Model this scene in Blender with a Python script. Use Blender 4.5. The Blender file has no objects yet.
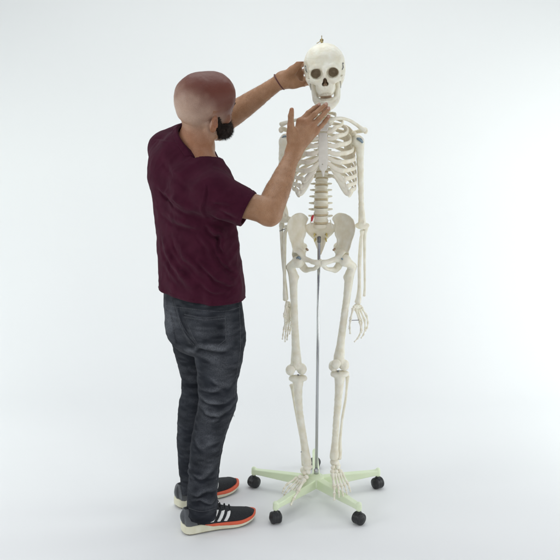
import bpy, math, random
import numpy as np
from mathutils import Vector, Matrix
from mathutils.bvhtree import BVHTree

random.seed(7); np.random.seed(7)
SC = bpy.context.scene
COL = SC.collection

# ------------------------------------------------------------------ camera
CH, CD, CF, CP = 1.6, 3.15, 873.0, 0.2265       # height, distance, focal (px of 560), pitch
cam = bpy.data.cameras.new('camera'); camo = bpy.data.objects.new('camera', cam); COL.objects.link(camo)
camo.location = (0, -CD, CH); camo.rotation_euler = (math.pi/2 - CP, 0, 0)
cam.sensor_width = 36; cam.lens = CF/560*36; cam.clip_end = 100; cam.clip_start = 0.05
SC.camera = camo

# ------------------------------------------------------------------ world, lamps, exposure
w = bpy.data.worlds.new('World'); SC.world = w; w.use_nodes = True
# unseen studio room as added ambient light: lavender from above, dimmer around and below
_n = w.node_tree.nodes; _l = w.node_tree.links
_tc = _n.new('ShaderNodeTexCoord'); _sx = _n.new('ShaderNodeSeparateXYZ'); _cr = _n.new('ShaderNodeValToRGB')
_mr = _n.new('ShaderNodeMapRange'); _mr.inputs['From Min'].default_value = -1; _mr.inputs['From Max'].default_value = 1
_l.new(_tc.outputs['Generated'], _sx.inputs[0]); _l.new(_sx.outputs['Z'], _mr.inputs['Value']); _l.new(_mr.outputs[0], _cr.inputs['Fac'])
_cr.color_ramp.elements[0].position = .5; _cr.color_ramp.elements[0].color = (.10, .11, .11, 1)
_cr.color_ramp.elements[1].position = .78; _cr.color_ramp.elements[1].color = (.29, .296, .36, 1)
_l.new(_cr.outputs['Color'], _n['Background'].inputs[0]); _n['Background'].inputs[1].default_value = 1.0

def area(name, loc, target, size, power, col, sy=None):
    l = bpy.data.lights.new(name, 'AREA'); l.energy = power; l.color = col
    l.shape = 'RECTANGLE'; l.size = size; l.size_y = sy or size
    o = bpy.data.objects.new(name, l); COL.objects.link(o); o.location = loc
    o.rotation_euler = (Vector(target) - Vector(loc)).to_track_quat('-Z', 'Y').to_euler()
    return o
area('right_softbox', (2.5, -1.5, 0.95), (0.1, 0.1, 0.55), 1.3, 12.5, (1.0, 0.995, 0.95), 1.3)
area('left_softbox', (-2.1, -0.9, 1.65), (-0.1, 0.0, 1.0), 0.9, 15.0, (0.98, 1.0, 0.97), 0.9)
area('backdrop_lamp_right', (2.6, 0.3, 0.9), (0.8, 2.4, 0.5), 1.0, 26.5, (0.93, 1.0, 0.955), 1.2)
area('backdrop_lamp_left', (-2.6, 0.3, 0.9), (-0.7, 2.4, 0.5), 1.0, 15.5, (0.92, 1.0, 0.945), 1.2)
area('overhead_fill', (0.0, 0.4, 3.0), (0.0, 0.1, 0), 2.2, 24.0, (0.93, 0.98, 0.955), 1.7)  # unseen overhead fill, added to brighten the floor
area('front_floor_fill', (0.0, -1.8, 3.1), (0.0, -0.4, 0), 1.8, 8.0, (0.95, 1.0, 0.96), 1.2)  # unseen fill added to lift the front of the floor
area('camera_left_fill', (-1.6, -3.6, 1.2), (-0.3, 0, 0.7), 1.2, 16.5, (0.95, 1.0, 0.95), 1.2)  # added camera-side fill for the floor and front surfaces
area('camera_right_fill', (1.6, -3.6, 1.2), (0.3, 0, 0.7), 1.2, 11.0, (0.99, 1.0, 0.94), 1.2)  # weaker added fill on the other side of the camera
SC.view_settings.view_transform = 'Standard'; SC.view_settings.look = 'None'
SC.view_settings.exposure = 0.12; SC.view_settings.gamma = 1.0

# ------------------------------------------------------------------ measuring helpers
_c, _s = math.cos(CP), math.sin(CP)
def at(px, py, Y):
    a = (px-280)/CF; b = (280-py)/CF
    dx, dy, dz = a, _c + b*_s, -_s + b*_c
    t = (Y+CD)/dy
    return np.array([dx*t, Y, CH + dz*t])
def A(*q): return [at(*p) for p in q]
def nrm(v): v = np.asarray(v, float); return v/np.linalg.norm(v)

def spline(P, n=8):
    """Catmull-Rom through rows of P (any number of columns)."""
    P = np.asarray(P, float)
    Q = np.vstack([2*P[0]-P[1], P, 2*P[-1]-P[-2]]); out = []
    for i in range(1, len(Q)-2):
        p0, p1, p2, p3 = Q[i-1], Q[i], Q[i+1], Q[i+2]
        for j in range(n):
            t = j/n
            out.append(0.5*((2*p1)+(-p0+p2)*t+(2*p0-5*p1+4*p2-p3)*t*t+(-p0+3*p1-3*p2+p3)*t**3))
    out.append(P[-1]); return np.array(out)

# ------------------------------------------------------------------ noise
_lat = np.random.RandomState(3).rand(32, 32, 32).astype(np.float32)*2-1
def vnoise(p, freq, off=0.0):
    q = p*freq + off
    i = np.floor(q).astype(int); f = (q-i); f = f*f*(3-2*f); i &= 31; j = (i+1) & 31
    x0, y0, z0 = i.T; x1, y1, z1 = j.T; fx, fy, fz = f.T
    L = _lat
    a = L[x0,y0,z0]*(1-fx)+L[x1,y0,z0]*fx; b = L[x0,y1,z0]*(1-fx)+L[x1,y1,z0]*fx
    c = L[x0,y0,z1]*(1-fx)+L[x1,y0,z1]*fx; d = L[x0,y1,z1]*(1-fx)+L[x1,y1,z1]*fx
    return (a*(1-fy)+b*fy)*(1-fz)+(c*(1-fy)+d*fy)*fz

# ------------------------------------------------------------------ distance-field modeller
def smin(a, b, k):
    if k <= 0: return np.minimum(a, b)
    h = np.maximum(k-np.abs(a-b), 0)/k
    return np.minimum(a, b) - h*h*k*0.25
def smax(a, b, k): return -smin(-a, -b, k)

class Vol:
    def __init__(s, lo, hi, h):
        s.h = h; s.lo = np.array(lo, float)
        n = np.ceil((np.array(hi)-s.lo)/h).astype(int)+1
        s.ax = [(s.lo[i]+np.arange(n[i])*h).astype(np.float32) for i in range(3)]
        s.d = np.full(n, 0.08, np.float32)
    def win(s, lo, hi):
        sl = []
        for i in range(3):
            a = max(0, int((lo[i]-s.lo[i])/s.h)); b = min(len(s.ax[i]), int((hi[i]-s.lo[i])/s.h)+2)
            sl.append(slice(a, max(a, b)))
        g = np.ix_(s.ax[0][sl[0]], s.ax[1][sl[1]], s.ax[2][sl[2]])
        return tuple(sl), g
    def put(s, sl, f, k, op):
        if op == 'add': s.d[sl] = smin(s.d[sl], f, k)
        elif op == 'sub': s.d[sl] = smax(s.d[sl], -f, k)
        else: s.d[sl] = smax(s.d[sl], f, k)
    def cone(s, a, b, ra, rb, k=0.01, op='add'):
        a = np.asarray(a, float); b = np.asarray(b, float); pad = max(ra, rb)+k+3*s.h
        sl, (X, Y, Z) = s.win(np.minimum(a, b)-pad, np.maximum(a, b)+pad)
        ba = b-a; L = max(float(ba@ba), 1e-12)
        t = np.clip(((X-a[0])*ba[0]+(Y-a[1])*ba[1]+(Z-a[2])*ba[2])/L, 0, 1)
        f = np.sqrt((X-a[0]-t*ba[0])**2+(Y-a[1]-t*ba[1])**2+(Z-a[2]-t*ba[2])**2)-(ra+(rb-ra)*t)
        s.put(sl, f, k, op)
    def chain(s, P, R, k=0.006, n=1, op='add'):
        Q = np.column_stack([np.array(P), np.array(R)])
        if n > 1: Q = spline(Q, n)
        for i in range(len(Q)-1): s.cone(Q[i,:3], Q[i+1,:3], Q[i,3], Q[i+1,3], k if i == 0 or n == 1 else min(k, .004), op)
    def ell(s, c, r, k=0.01, M=None, op='add'):
        c = np.asarray(c, float); r = np.asarray(r, float); pad = r.max()+k+3*s.h
        sl, (X, Y, Z) = s.win(c-pad, c+pad); X = X-c[0]; Y = Y-c[1]; Z = Z-c[2]
        if M is None: q = (X, Y, Z)
        else: q = [X*M[0][i]+Y*M[1][i]+Z*M[2][i] for i in range(3)]
        k0 = np.sqrt(sum((q[i]/r[i])**2 for i in range(3))); k1 = np.sqrt(sum((q[i]/r[i]**2)**2 for i in range(3)))+1e-9
        s.put(sl, k0*(k0-1)/k1, k, op)
    def box(s, c, hs, rd=0.003, k=0.0, M=None, op='add'):
        c = np.asarray(c, float); hs = np.asarray(hs, float); pad = np.linalg.norm(hs)+k+3*s.h
        sl, (X, Y, Z) = s.win(c-pad, c+pad); X = X-c[0]; Y = Y-c[1]; Z = Z-c[2]
        if M is None: q = (X, Y, Z)
        else: q = [X*M[0][i]+Y*M[1][i]+Z*M[2][i] for i in range(3)]
        q = [np.abs(q[i])-hs[i]+rd for i in range(3)]
        f = np.sqrt(sum(np.maximum(v, 0)**2 for v in q))+np.minimum(np.maximum(np.maximum(q[0], q[1]), q[2]), 0)-rd
        s.put(sl, f, k, op)
    def stack(s, rows, k=0.01, op='add', ex=2.3, cap=0.01):
        """rows: z, cx, cy, a, b, yaw - elliptic sections stacked in z."""
        R = spline(sorted(rows), 6); R = R[np.argsort(R[:,0])]
        pad = max(R[:,3].max(), R[:,4].max())+k+3*s.h
        lo = np.array([R[:,1].min()-pad, R[:,2].min()-pad, R[0,0]-k-3*s.h]); hi = np.array([R[:,1].max()+pad, R[:,2].max()+pad, R[-1,0]+k+3*s.h])
        sl, (X, Y, Z) = s.win(lo, hi); z = Z[0,0]
        I = [np.interp(z, R[:,0], R[:,j])[None,None,:] for j in range(1, 6)]
        cx, cy, a, b, yw = I; c, sn = np.cos(yw), np.sin(yw)
        u = ((X-cx)*c+(Y-cy)*sn)/a; v = (-(X-cx)*sn+(Y-cy)*c)/b
        q = (np.abs(u)**ex+np.abs(v)**ex)**(1/ex)
        f = (q-1)*np.minimum(a, b)*0.95
        f = smax(f, np.maximum(Z-R[-1,0], R[0,0]-Z)+0*f, cap)
        s.put(sl, f, k, op)
    def plate(s, poly, hfun, t, k=0.004, op='add', rd=0.002, axes=(0, 2, 1), edge=0):
        """2-D outline (in axes[0], axes[1]) given a curved depth hfun(x,z) and half thickness t."""
        P = np.asarray(poly, float); pad = k+rd+4*s.h
        sl0, g0 = s.win(s.lo, s.lo+s.h*np.array(s.d.shape))
        u = s.ax[axes[0]][:,None]; v = s.ax[axes[1]][None,:]
        d2 = np.full((u.shape[0], v.shape[1]), 1e9); inside = np.zeros(d2.shape, bool)
        for i in range(len(P)):
            a = P[i]; b = P[(i+1) % len(P)]; e = b-a
            tt = np.clip(((u-a[0])*e[0]+(v-a[1])*e[1])/max(e@e, 1e-12), 0, 1)
            d2 = np.minimum(d2, (u-a[0]-tt*e[0])**2+(v-a[1]-tt*e[1])**2)
            cnd = (a[1] > v) != (b[1] > v)
            if a[1] != b[1]:
                xi = (b[0]-a[0])*(v-a[1])/(b[1]-a[1])+a[0]; inside ^= cnd & (u < xi)
        D2 = np.where(inside, -np.sqrt(d2), np.sqrt(d2))
        Hh = hfun(u, v) + 0*D2
        T = t(u, v)+0*D2 if callable(t) else np.full(D2.shape, t)
        if edge: T = T*np.clip(0.45+0.55*(-D2)/edge, .45, 1) if edge > 0 else T*(1+1.2*np.exp(-(-D2/(-edge))**2))
        def lift(m):
            m3 = m[:,:,None]
            return np.transpose(m3, np.argsort((axes[0], axes[1], axes[2])))
        W = [None, None, None]; W[axes[2]] = s.ax[axes[2]]
        sh = [1, 1, 1]; sh[axes[2]] = -1
        w_ = s.ax[axes[2]].reshape(sh)
        dz = np.abs(w_-lift(Hh))-lift(T)+rd; dd = lift(D2)+rd+0*dz; dz = dz+0*dd
        f = np.sqrt(np.maximum(dd, 0)**2+np.maximum(dz, 0)**2)+np.minimum(np.maximum(dd, dz), 0)-rd
        s.put(sl0, f.astype(np.float32), k, op)
    def disp(s, fn, band=0.02):
        m = np.nonzero(np.abs(s.d) < band)
        p = np.stack([s.ax[i][m[i]] for i in range(3)], 1).astype(np.float64)
        s.d[m] -= fn(p).astype(np.float32)
    def mesh(s, field=None):
        d = s.d if field is None else field
        d[0] = d[-1] = .05; d[:,0] = d[:,-1] = .05; d[:,:,0] = d[:,:,-1] = .05
        n = d < 0
        c = np.zeros(np.array(d.shape)-1, np.uint8)
        for i in (0, 1):
            for j in (0, 1):
                for k in (0, 1): c += n[i:n.shape[0]-1+i, j:n.shape[1]-1+j, k:n.shape[2]-1+k]
        act = np.nonzero((c > 0) & (c < 8)); N = len(act[0])
        idx = np.full(c.shape, -1, np.int32); idx[act] = np.arange(N)
        cor = [(i, j, k) for i in (0, 1) for j in (0, 1) for k in (0, 1)]
        val = np.stack([d[act[0]+i, act[1]+j, act[2]+k] for i, j, k in cor], 1).astype(np.float64)
        acc = np.zeros((N, 3)); cnt = np.zeros(N)
        for a in range(8):
            for b in range(a+1, 8):
                pa, pb = np.array(cor[a]), np.array(cor[b])
                if np.abs(pa-pb).sum() != 1: continue
                va, vb = val[:,a], val[:,b]; m = (va < 0) != (vb < 0)
                t = np.where(m, va/np.where(m, va-vb, 1), 0)
                acc += np.where(m[:,None], pa+(pb-pa)*t[:,None], 0); cnt += m
        V = (np.stack(act, 1)+acc/cnt[:,None])*s.h+s.lo
        F = []
        for ax in range(3):
            sl0 = [slice(None)]*3; sl1 = [slice(None)]*3; sl0[ax] = slice(0, -1); sl1[ax] = slice(1, None)
            a = n[tuple(sl0)]; b = n[tuple(sl1)]
            e = np.nonzero(a != b); e = [x.copy() for x in e]
            o1, o2 = (ax+1) % 3, (ax+2) % 3
            def cell(d1, d2):
                q = [e[0], e[1], e[2]]; q[o1] = q[o1]-d1; q[o2] = q[o2]-d2
                return idx[q[0], q[1], q[2]]
            quad = np.stack([cell(1, 1), cell(0, 1), cell(0, 0), cell(1, 0)], 1)
            flip = ~a[tuple(e)]
            quad[flip] = quad[flip][:,::-1]; F.append(quad)
        F = np.concatenate(F); F = F[(F >= 0).all(1)]
        return V, F

# ------------------------------------------------------------------ object helpers
ROOTLOC = {}
def link(name, me, mats, parent=None, loc=None, smooth=True):
    o = bpy.data.objects.new(name, me); COL.objects.link(o)
    for m in (mats if isinstance(mats, (list, tuple)) else [mats]): me.materials.append(m)
    if smooth: me.polygons.foreach_set('use_smooth', np.ones(len(me.polygons), bool))
    if parent is not None: o.parent = parent
    if loc is not None: o.location = loc
    return o
def mk(name, V, F, mat, parent=None, smooth=True, mat_xf=None, col=None):
    """mesh object; V are world coordinates, shifted into the frame of the thing it belongs to."""
    V = np.asarray(V, float)
    if mat_xf is not None: V = V @ np.array(mat_xf)[:3,:3].T + np.array(mat_xf)[:3,3]
    p = parent; off = np.zeros(3)
    while p is not None: off = off+np.array(p.location); p = p.parent
    V = V-off
    # give every part an origin of its own, in its middle
    ctr = (V.min(0)+V.max(0))/2; V = V-ctr
    me = bpy.data.meshes.new(name)
    if isinstance(F, np.ndarray) and len(F) > 2000:
        me.vertices.add(len(V)); me.vertices.foreach_set('co', V.astype(np.float32).ravel())
        me.loops.add(len(F)*4); me.loops.foreach_set('vertex_index', F.astype(np.int32).ravel())
        me.polygons.add(len(F)); me.polygons.foreach_set('loop_start', np.arange(0, len(F)*4, 4, dtype=np.int32))
        me.update(calc_edges=True); me.validate()
    else:
        me.from_pydata(V.tolist(), [], [list(map(int, f)) for f in F]); me.update()
    if col is not None:
        ca = me.color_attributes.new('tone', 'FLOAT_COLOR', 'POINT')
        c4 = np.ones((len(V), 4), np.float32); c4[:,:col.shape[1]] = col; ca.data.foreach_set('color', c4.ravel())
    return link(name, me, mat, parent, Vector(ctr), smooth)
def thing(name, label, cat, loc, group=None):
    o = bpy.data.objects.new(name, None); COL.objects.link(o); o.location = loc; o.empty_display_size = .1
    o['label'] = label; o['category'] = cat
    if group: o['group'] = group
    return o

def frames(P):
    T = np.gradient(P, axis=0); T /= np.linalg.norm(T, axis=1)[:,None]+1e-12
    up = np.array([0, 0, 1.]) if abs(T[0,2]) < .9 else np.array([0, 1., 0])
    N = np.cross(T[0], up); N /= np.linalg.norm(N); Ns = [N]
    for i in range(1, len(P)):
        N = Ns[-1]-T[i]*(Ns[-1]@T[i]); N /= np.linalg.norm(N)+1e-12; Ns.append(N)
    Ns = np.array(Ns); return T, Ns, np.cross(T, Ns)
def tube(P, R, seg=10, up=None, flat=1.0, n=1, cap=True):
    """swept tube, R per point; with `up` the section is R along up and R*flat across."""
    P = np.asarray(P, float); R = np.broadcast_to(np.asarray(R, float), (len(P),))
    if n > 1:
        Q = spline(np.column_stack([P, R]), n); P, R = Q[:,:3], Q[:,3]
    T, N, B = frames(P)
    if up is not None:
        U = np.broadcast_to(np.asarray(up, float), P.shape); U = U-T*(U*T).sum(1)[:,None]; U /= np.linalg.norm(U, axis=1)[:,None]+1e-9
        N = U; B = np.cross(T, N)
    V = []; F = []
    if cap:
        P = np.vstack([P[0]-T[0]*R[0]*.35, P, P[-1]+T[-1]*R[-1]*.35]); R = np.concatenate([[R[0]*.55], R, [R[-1]*.55]])
        N = np.vstack([N[0], N, N[-1]]); B = np.vstack([B[0], B, B[-1]])
    for i in range(len(P)):
        for j in range(seg):
            a = 2*math.pi*j/seg; V.append(P[i]+N[i]*R[i]*math.cos(a)+B[i]*R[i]*flat*math.sin(a))
    for i in range(len(P)-1):
        for j in range(seg): F.append((i*seg+j, i*seg+(j+1) % seg, (i+1)*seg+(j+1) % seg, (i+1)*seg+j))
    F.append(tuple(range(seg))[::-1]); F.append(tuple((len(P)-1)*seg+j for j in range(seg)))
    return np.array(V), F
def merge(*parts):
    V = []; F = []; n = 0
    for v, f in parts:
        V.append(np.asarray(v)); F += [tuple(int(i)+n for i in q) for q in f]; n += len(v)
    return np.vstack(V), F
def lathe(prof, seg=32, axis='z', c=(0, 0, 0)):
    V = []; F = []; m = len(prof)
    for j in range(seg):
        a = 2*math.pi*j/seg
        for r, z in prof:
            p = (r*math.cos(a), r*math.sin(a), z)
            if axis == 'x': p = (p[2], p[0], p[1])
            if axis == 'y': p = (p[1], p[2], p[0])
            V.append([p[i]+c[i] for i in range(3)])
    for j in range(seg):
        for i in range(m-1):
            a = j*m+i; b = ((j+1) % seg)*m+i; F.append((a, b, b+1, a+1))
    F.append(tuple(j*m for j in range(seg))[::-1]); F.append(tuple(j*m+m-1 for j in range(seg)))
    return np.array(V), F

# ------------------------------------------------------------------ materials
def mat(name, col, rough=.6, var=.06, vs=30, bump=0.0, bs=200, metal=0, sss=0, spec=.5, col2=None, detail=4, coords='Object', sheen=0, bdist=.002):
    m = bpy.data.materials.new(name); m.use_nodes = True; nt = m.node_tree; N = nt.nodes; L = nt.links
    b = N['Principled BSDF']; b.inputs['Roughness'].default_value = rough; b.inputs['Metallic'].default_value = metal
    b.inputs['Specular IOR Level'].default_value = spec
    if sheen: b.inputs['Sheen Weight'].default_value = sheen; b.inputs['Sheen Roughness'].default_value = .5
    if sss:
        b.inputs['Subsurface Weight'].default_value = sss; b.inputs['Subsurface Radius'].default_value = (1, .35, .2); b.inputs['Subsurface Scale'].default_value = .006
    tc = N.new('ShaderNodeTexCoord'); no = N.new('ShaderNodeTexNoise'); no.inputs['Scale'].default_value = vs; no.inputs['Detail'].default_value = detail
    L.new(tc.outputs[coords], no.inputs['Vector'])
    r = N.new('ShaderNodeValToRGB'); r.color_ramp.elements[0].position = .3; r.color_ramp.elements[1].position = .7
    c2 = col2 or tuple(min(1, c*(1+var)) for c in col); c1 = col if col2 else tuple(c*(1-var) for c in col)
    r.color_ramp.elements[0].color = (*c1, 1); r.color_ramp.elements[1].color = (*c2, 1)
    L.new(no.outputs['Fac'], r.inputs['Fac']); L.new(r.outputs['Color'], b.inputs['Base Color'])
    if bump:
        n2 = N.new('ShaderNodeTexNoise'); n2.inputs['Scale'].default_value = bs; n2.inputs['Detail'].default_value = 5
        L.new(tc.outputs[coords], n2.inputs['Vector'])
        bp = N.new('ShaderNodeBump'); bp.inputs['Strength'].default_value = bump; bp.inputs['Distance'].default_value = bdist
        L.new(n2.outputs['Fac'], bp.inputs['Height']); L.new(bp.outputs['Normal'], b.inputs['Normal'])
    m['_r'] = 0
    return m
def nodes(m): return m.node_tree.nodes, m.node_tree.links, m.node_tree.nodes['Principled BSDF']

BONE = mat('bone_plastic', (.755, .70, .55), .42, vs=34, col2=(.875, .85, .75), bump=.25, bs=260, bdist=.0012, sss=.08)
BONE_D = mat('rib_plastic', (.76, .69, .54), .42, vs=45, col2=(.85, .80, .68), bump=.25, bs=240, bdist=.0012, sss=.08)
CART = mat('cartilage_plastic', (.78, .72, .59), .45, vs=40, col2=(.85, .81, .70), bump=.2, bs=180, sss=.1)
STERN = mat('sternum_plastic', (.70, .67, .60), .45, vs=60, col2=(.78, .75, .69), bump=.2, bs=200)
DISC = mat('disc_plastic', (.58, .47, .29), .5, vs=60, col2=(.68, .58, .40))
TOOTH = mat('tooth_enamel', (.62, .56, .45), .25, vs=80)
CAVITY = mat('dark_brown_recess', (.30, .20, .13), .7, vs=80, col2=(.42, .30, .20))  # dark brown for inner parts; holds the mouth's shade as colour
CHROME = mat('chrome_tube', (.50, .51, .53), .22, vs=6, metal=1)
STEEL = mat('dark_steel', (.22, .22, .23), .35, vs=60, metal=1)
BLUEM = mat('joint_cap_metal', (.22, .28, .33), .4, vs=60, metal=.5)
BRASS = mat('brass_hook', (.42, .34, .18), .35, vs=60, metal=1)
GREEN = mat('pale_green_enamel', (.70, .80, .54), .38, vs=9, col2=(.76, .83, .62), bump=.06, bs=90)
BLACKP = mat('black_caster_plastic', (.012, .012, .014), .45, vs=30, bump=.1, bs=120)
NERVE = mat('yellow_nerve', (.62, .50, .16), .5)
RED = mat('red_disc_bulge', (.55, .03, .04), .4)

# skin with tones read from a colour attribute (red = sunburn plus painted crown shade, green = stubble plus painted highlight, blue = knuckle / ear blush)
SKIN = mat('skin', (.315, .162, .086), .42, vs=30, col2=(.40, .225, .132), bump=.5, bs=420, bdist=.0010, sss=.10, spec=.24)
N_, L_, B_ = nodes(SKIN)
def skin_mix(color, chan, strength=1.0):
    at_ = N_.new('ShaderNodeAttribute'); at_.attribute_name = 'tone'
    sp = N_.new('ShaderNodeSeparateColor'); L_.new(at_.outputs['Color'], sp.inputs['Color'])
    mx = N_.new('ShaderNodeMix'); mx.data_type = 'RGBA'; ml = N_.new('ShaderNodeMath'); ml.operation = 'MULTIPLY'; ml.inputs[1].default_value = strength
    L_.new(sp.outputs[chan], ml.inputs[0]); L_.new(ml.outputs[0], mx.inputs['Factor'])
    src = B_.inputs['Base Color'].links[0].from_socket
    L_.new(src, mx.inputs[6]); mx.inputs[7].default_value = (*color, 1); L_.new(mx.outputs[2], B_.inputs['Base Color'])
skin_mix((.47, .335, .265), 'Green', .9)
skin_mix((.125, .033, .022), 'Red', .97)
skin_mix((.36, .12, .07), 'Blue', .55)
_nf = N_.new('ShaderNodeTexNoise'); _nf.inputs['Scale'].default_value = 650; _nf.inputs['Detail'].default_value = 3
_tf = N_.new('ShaderNodeTexCoord'); L_.new(_tf.outputs['Object'], _nf.inputs['Vector'])
_mf = N_.new('ShaderNodeMapRange'); _mf.inputs['From Min'].default_value = .3; _mf.inputs['From Max'].default_value = .7; _mf.inputs['To Min'].default_value = .80; _mf.inputs['To Max'].default_value = 1.16
L_.new(_nf.outputs['Fac'], _mf.inputs['Value'])
_mm = N_.new('ShaderNodeVectorMath'); _mm.operation = 'SCALE'; L_.new(B_.inputs['Base Color'].links[0].from_socket, _mm.inputs[0]); L_.new(_mf.outputs[0], _mm.inputs['Scale']); L_.new(_mm.outputs[0], B_.inputs['Base Color'])

SHIRT = mat('maroon_cotton', (.040, .0062, .0165), .92, vs=24, col2=(.054, .0094, .0225), bump=.9, bs=700, bdist=.0010, sheen=.04, spec=.06)
JEANS = mat('washed_black_denim', (.0115, .0130, .0170), .9, vs=12, col2=(.0205, .0230, .0300), bump=.9, bs=600, bdist=.0010, sheen=.03, spec=.1)
# denim: wear scraped pale along the raised folds
N_, L_, B_ = nodes(JEANS)
tc = N_.new('ShaderNodeTexCoord'); nz = N_.new('ShaderNodeTexNoise'); nz.inputs['Scale'].default_value = 260; nz.inputs['Detail'].default_value = 3
L_.new(tc.outputs['Object'], nz.inputs['Vector'])
atw = N_.new('ShaderNodeAttribute'); atw.attribute_name = 'tone'
spw = N_.new('ShaderNodeSeparateColor'); L_.new(atw.outputs['Color'], spw.inputs['Color'])
mlw = N_.new('ShaderNodeMath'); mlw.operation = 'MULTIPLY'; L_.new(spw.outputs['Red'], mlw.inputs[0]); L_.new(nz.outputs['Fac'], mlw.inputs[1])
mxw = N_.new('ShaderNodeMix'); mxw.data_type = 'RGBA'; L_.new(mlw.outputs[0], mxw.inputs['Factor'])
L_.new(B_.inputs['Base Color'].links[0].from_socket, mxw.inputs[6]); mxw.inputs[7].default_value = (.21, .22, .245, 1)
L_.new(mxw.outputs[2], B_.inputs['Base Color'])
STITCH = mat('grey_stitching', (.045, .048, .055), .8, vs=300, col2=(.13, .135, .15))
HAIR = mat('dark_beard_hair', (.008, .005, .004), .6, vs=90, col2=(.024, .013, .009), spec=.18)
KNIT = mat('black_knit_upper', (.008, .009, .012), .85, vs=300, col2=(.022, .023, .027), bump=.8, bs=1100, bdist=.0008)
HEELG = mat('grey_heel_counter', (.085, .092, .10), .5, vs=40, col2=(.115, .12, .13), bump=.1)
FOAM = mat('cream_foam_sole', (.70, .67, .50), .6, vs=40, col2=(.78, .76, .62), bump=.3, bs=120)
ORANGE = mat('orange_band', (.72, .115, .05), .45, vs=40)
RUBBER = mat('dark_outsole', (.20, .18, .13), .7, vs=40)
STRIPE = mat('white_stripe_vinyl', (.75, .75, .74), .45, vs=60)
BRACE = mat('dark_red_cord', (.09, .02, .02), .6, vs=300)
CHAINM = mat('thin_cord', (.30, .20, .14), .5, vs=300)

# ------------------------------------------------------------------ setting: one seamless sweep
BACK = mat('white_paper_sweep', (.815, .818, .818), .75, vs=1.3, col2=(.822, .826, .826), bump=.05, bs=3, bdist=.01, spec=.25)
prof = [(-6, 0), (1.0, 0)] + [(1.0+1.1*math.sin(a), 1.1-1.1*math.cos(a)) for a in np.linspace(0.05, math.pi/2, 24)] + [(2.1, 5.0)]
V = []; F = []
for i, x in enumerate((-6, 6)):
    for y, z in prof: V.append((x, y, z))
for i in range(len(prof)-1): F.append((i, i+len(prof), i+1+len(prof), i+1))
bd = mk('backdrop', V, F, BACK); bd['kind'] = 'structure'

# =================================================================== STAND
SX = .1415
R0 = .2605; CK = .88
stand = thing('rolling_stand', 'five-legged pale green rolling stand with thin chrome pole holding up the skeleton', 'stand', (SX, 0, 0))
# hub
mk('hub', *lathe([(.0, .048), (.026, .048), (.030, .053), (.031, .084), (.028, .090), (.016, .092), (.0125, .099), (.0, .099)], 40, c=(SX, 0, 0)), GREEN, stand)
def base_leg_mesh():
    v = Vol((-.02, -.03, .03), (.29, .03, .12), .0018)
    # tapering channel: deep near the hub, shallow at the tip
    pts = [(.0, .046, .086), (.05, .046, .086), (.12, .054, .086), (.20, .062, .0845), (.25, .064, .083), (.262, .062, .083), (.262, .083, .083)]
    top = [(-.01, .086), (.12, .084), (.235, .0790), (.262, .0790)]; bot = [(.264, .058), (.235, .058), (.12, .050), (-.01, .044)]
    v.plate(top+bot, lambda u, w: 0*u, lambda u, w: .0155-.018*np.clip(u, 0, .26)+0*w, k=0, rd=.003)
    v.d[:] = v.d
    # hollow underside
    v.plate([(.03, .078), (.25, .076), (.25, .03), (.03, .03)], lambda u, w: 0*u, lambda u, w: .0115-.018*np.clip(u, 0, .26)+0*w, k=0, rd=.001, op='sub')
    # raised socket at the tip
    v.cone((.2605, 0, .060), (.2605, 0, .0785), .0104, .0098, k=.004)
    return v.mesh()
LV, LF = base_leg_mesh()
def caster_parts():
    hood = Vol((-.04, -.04, .0), (.04, .04, .075), .0014)
    hood.cone((-.0, -.002, .027), (-.0, .002, .027), .0262, .0262, k=0)
    hood.box((0, 0, -.004), (.04, .04, .012), 0, op='sub')
    hood.cone((.006, 0, .040), (.0, 0, .060), .010, .008, k=.006)
    hv = hood.mesh()
    wv = lathe([(.0, -.004), (.006, -.004), (.0245, -.0065), (.0262, -.003), (.0265, .003), (.0245, .008), (.018, .011), (.010, .0085), (.0, .0085)], 36, 'y')
    return (hv[0]*CK, hv[1]), (wv[0]*CK, wv[1])
(HV, HF), (WV, WF) = caster_parts()
angs = [90, 162, 18, 234, 306]
leg0 = cast0 = None
for i, a in enumerate(angs):
    a_ = math.radians(a-1.2); ca, sa = math.cos(a_), math.sin(a_)
    if i == 0:
        leg = mk('base_leg', LV, LF, GREEN); leg.parent = stand; leg0 = leg
        l0 = leg.location.copy()
    else:
        leg = leg0.copy(); COL.objects.link(leg)
    leg.location = Matrix.Rotation(a_, 3, 'Z') @ l0; leg.rotation_euler = (0, 0, a_)
    ct = Vector((R0*ca, R0*sa, 0)); sw = a_+random.uniform(.9, 2.4)
    if i == 0:
        h = mk('caster', HV, HF, BLACKP); h.parent = stand; hl = h.location.copy()
        wa = mk('wheel', WV, WF, BLACKP); wl = wa.location.copy(); wa.parent = h
        wb = wa.copy(); COL.objects.link(wb); cast0 = (h, wa, wb)
        for s_, ww in ((1, wa), (-1, wb)):
            ww.location = Vector((0, s_*.0112, .0265))*CK+wl*s_ - hl
            if s_ < 0: ww.rotation_euler = (0, 0, math.pi)
    else:
        h = cast0[0].copy(); COL.objects.link(h)
        for k in (1, 2):
            q = cast0[k].copy(); COL.objects.link(q); q.parent = h
    h.location = ct + Matrix.Rotation(sw, 3, 'Z') @ hl; h.rotation_euler = (0, 0, sw)
mk('pole', *tube([(SX, 0, .09), (SX+.0008, 0, .5), (SX+.0016, 0, 1.022)], [.0058]*3, 20), CHROME, stand)
mk('pole_collar', *tube([(SX, 0, .100), (SX, 0, .118)], [.0095]*2, 20), CHROME, stand)
mk('clamp_screw', *merge(tube([(SX+.0016, 0, 1.016), (SX+.0016, 0, 1.036)], [.0072]*2, 16), tube([(SX+.0016, -.006, 1.026), (SX+.0016, -.011, 1.026)], [.004]*2, 12)), STEEL, stand)

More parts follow.
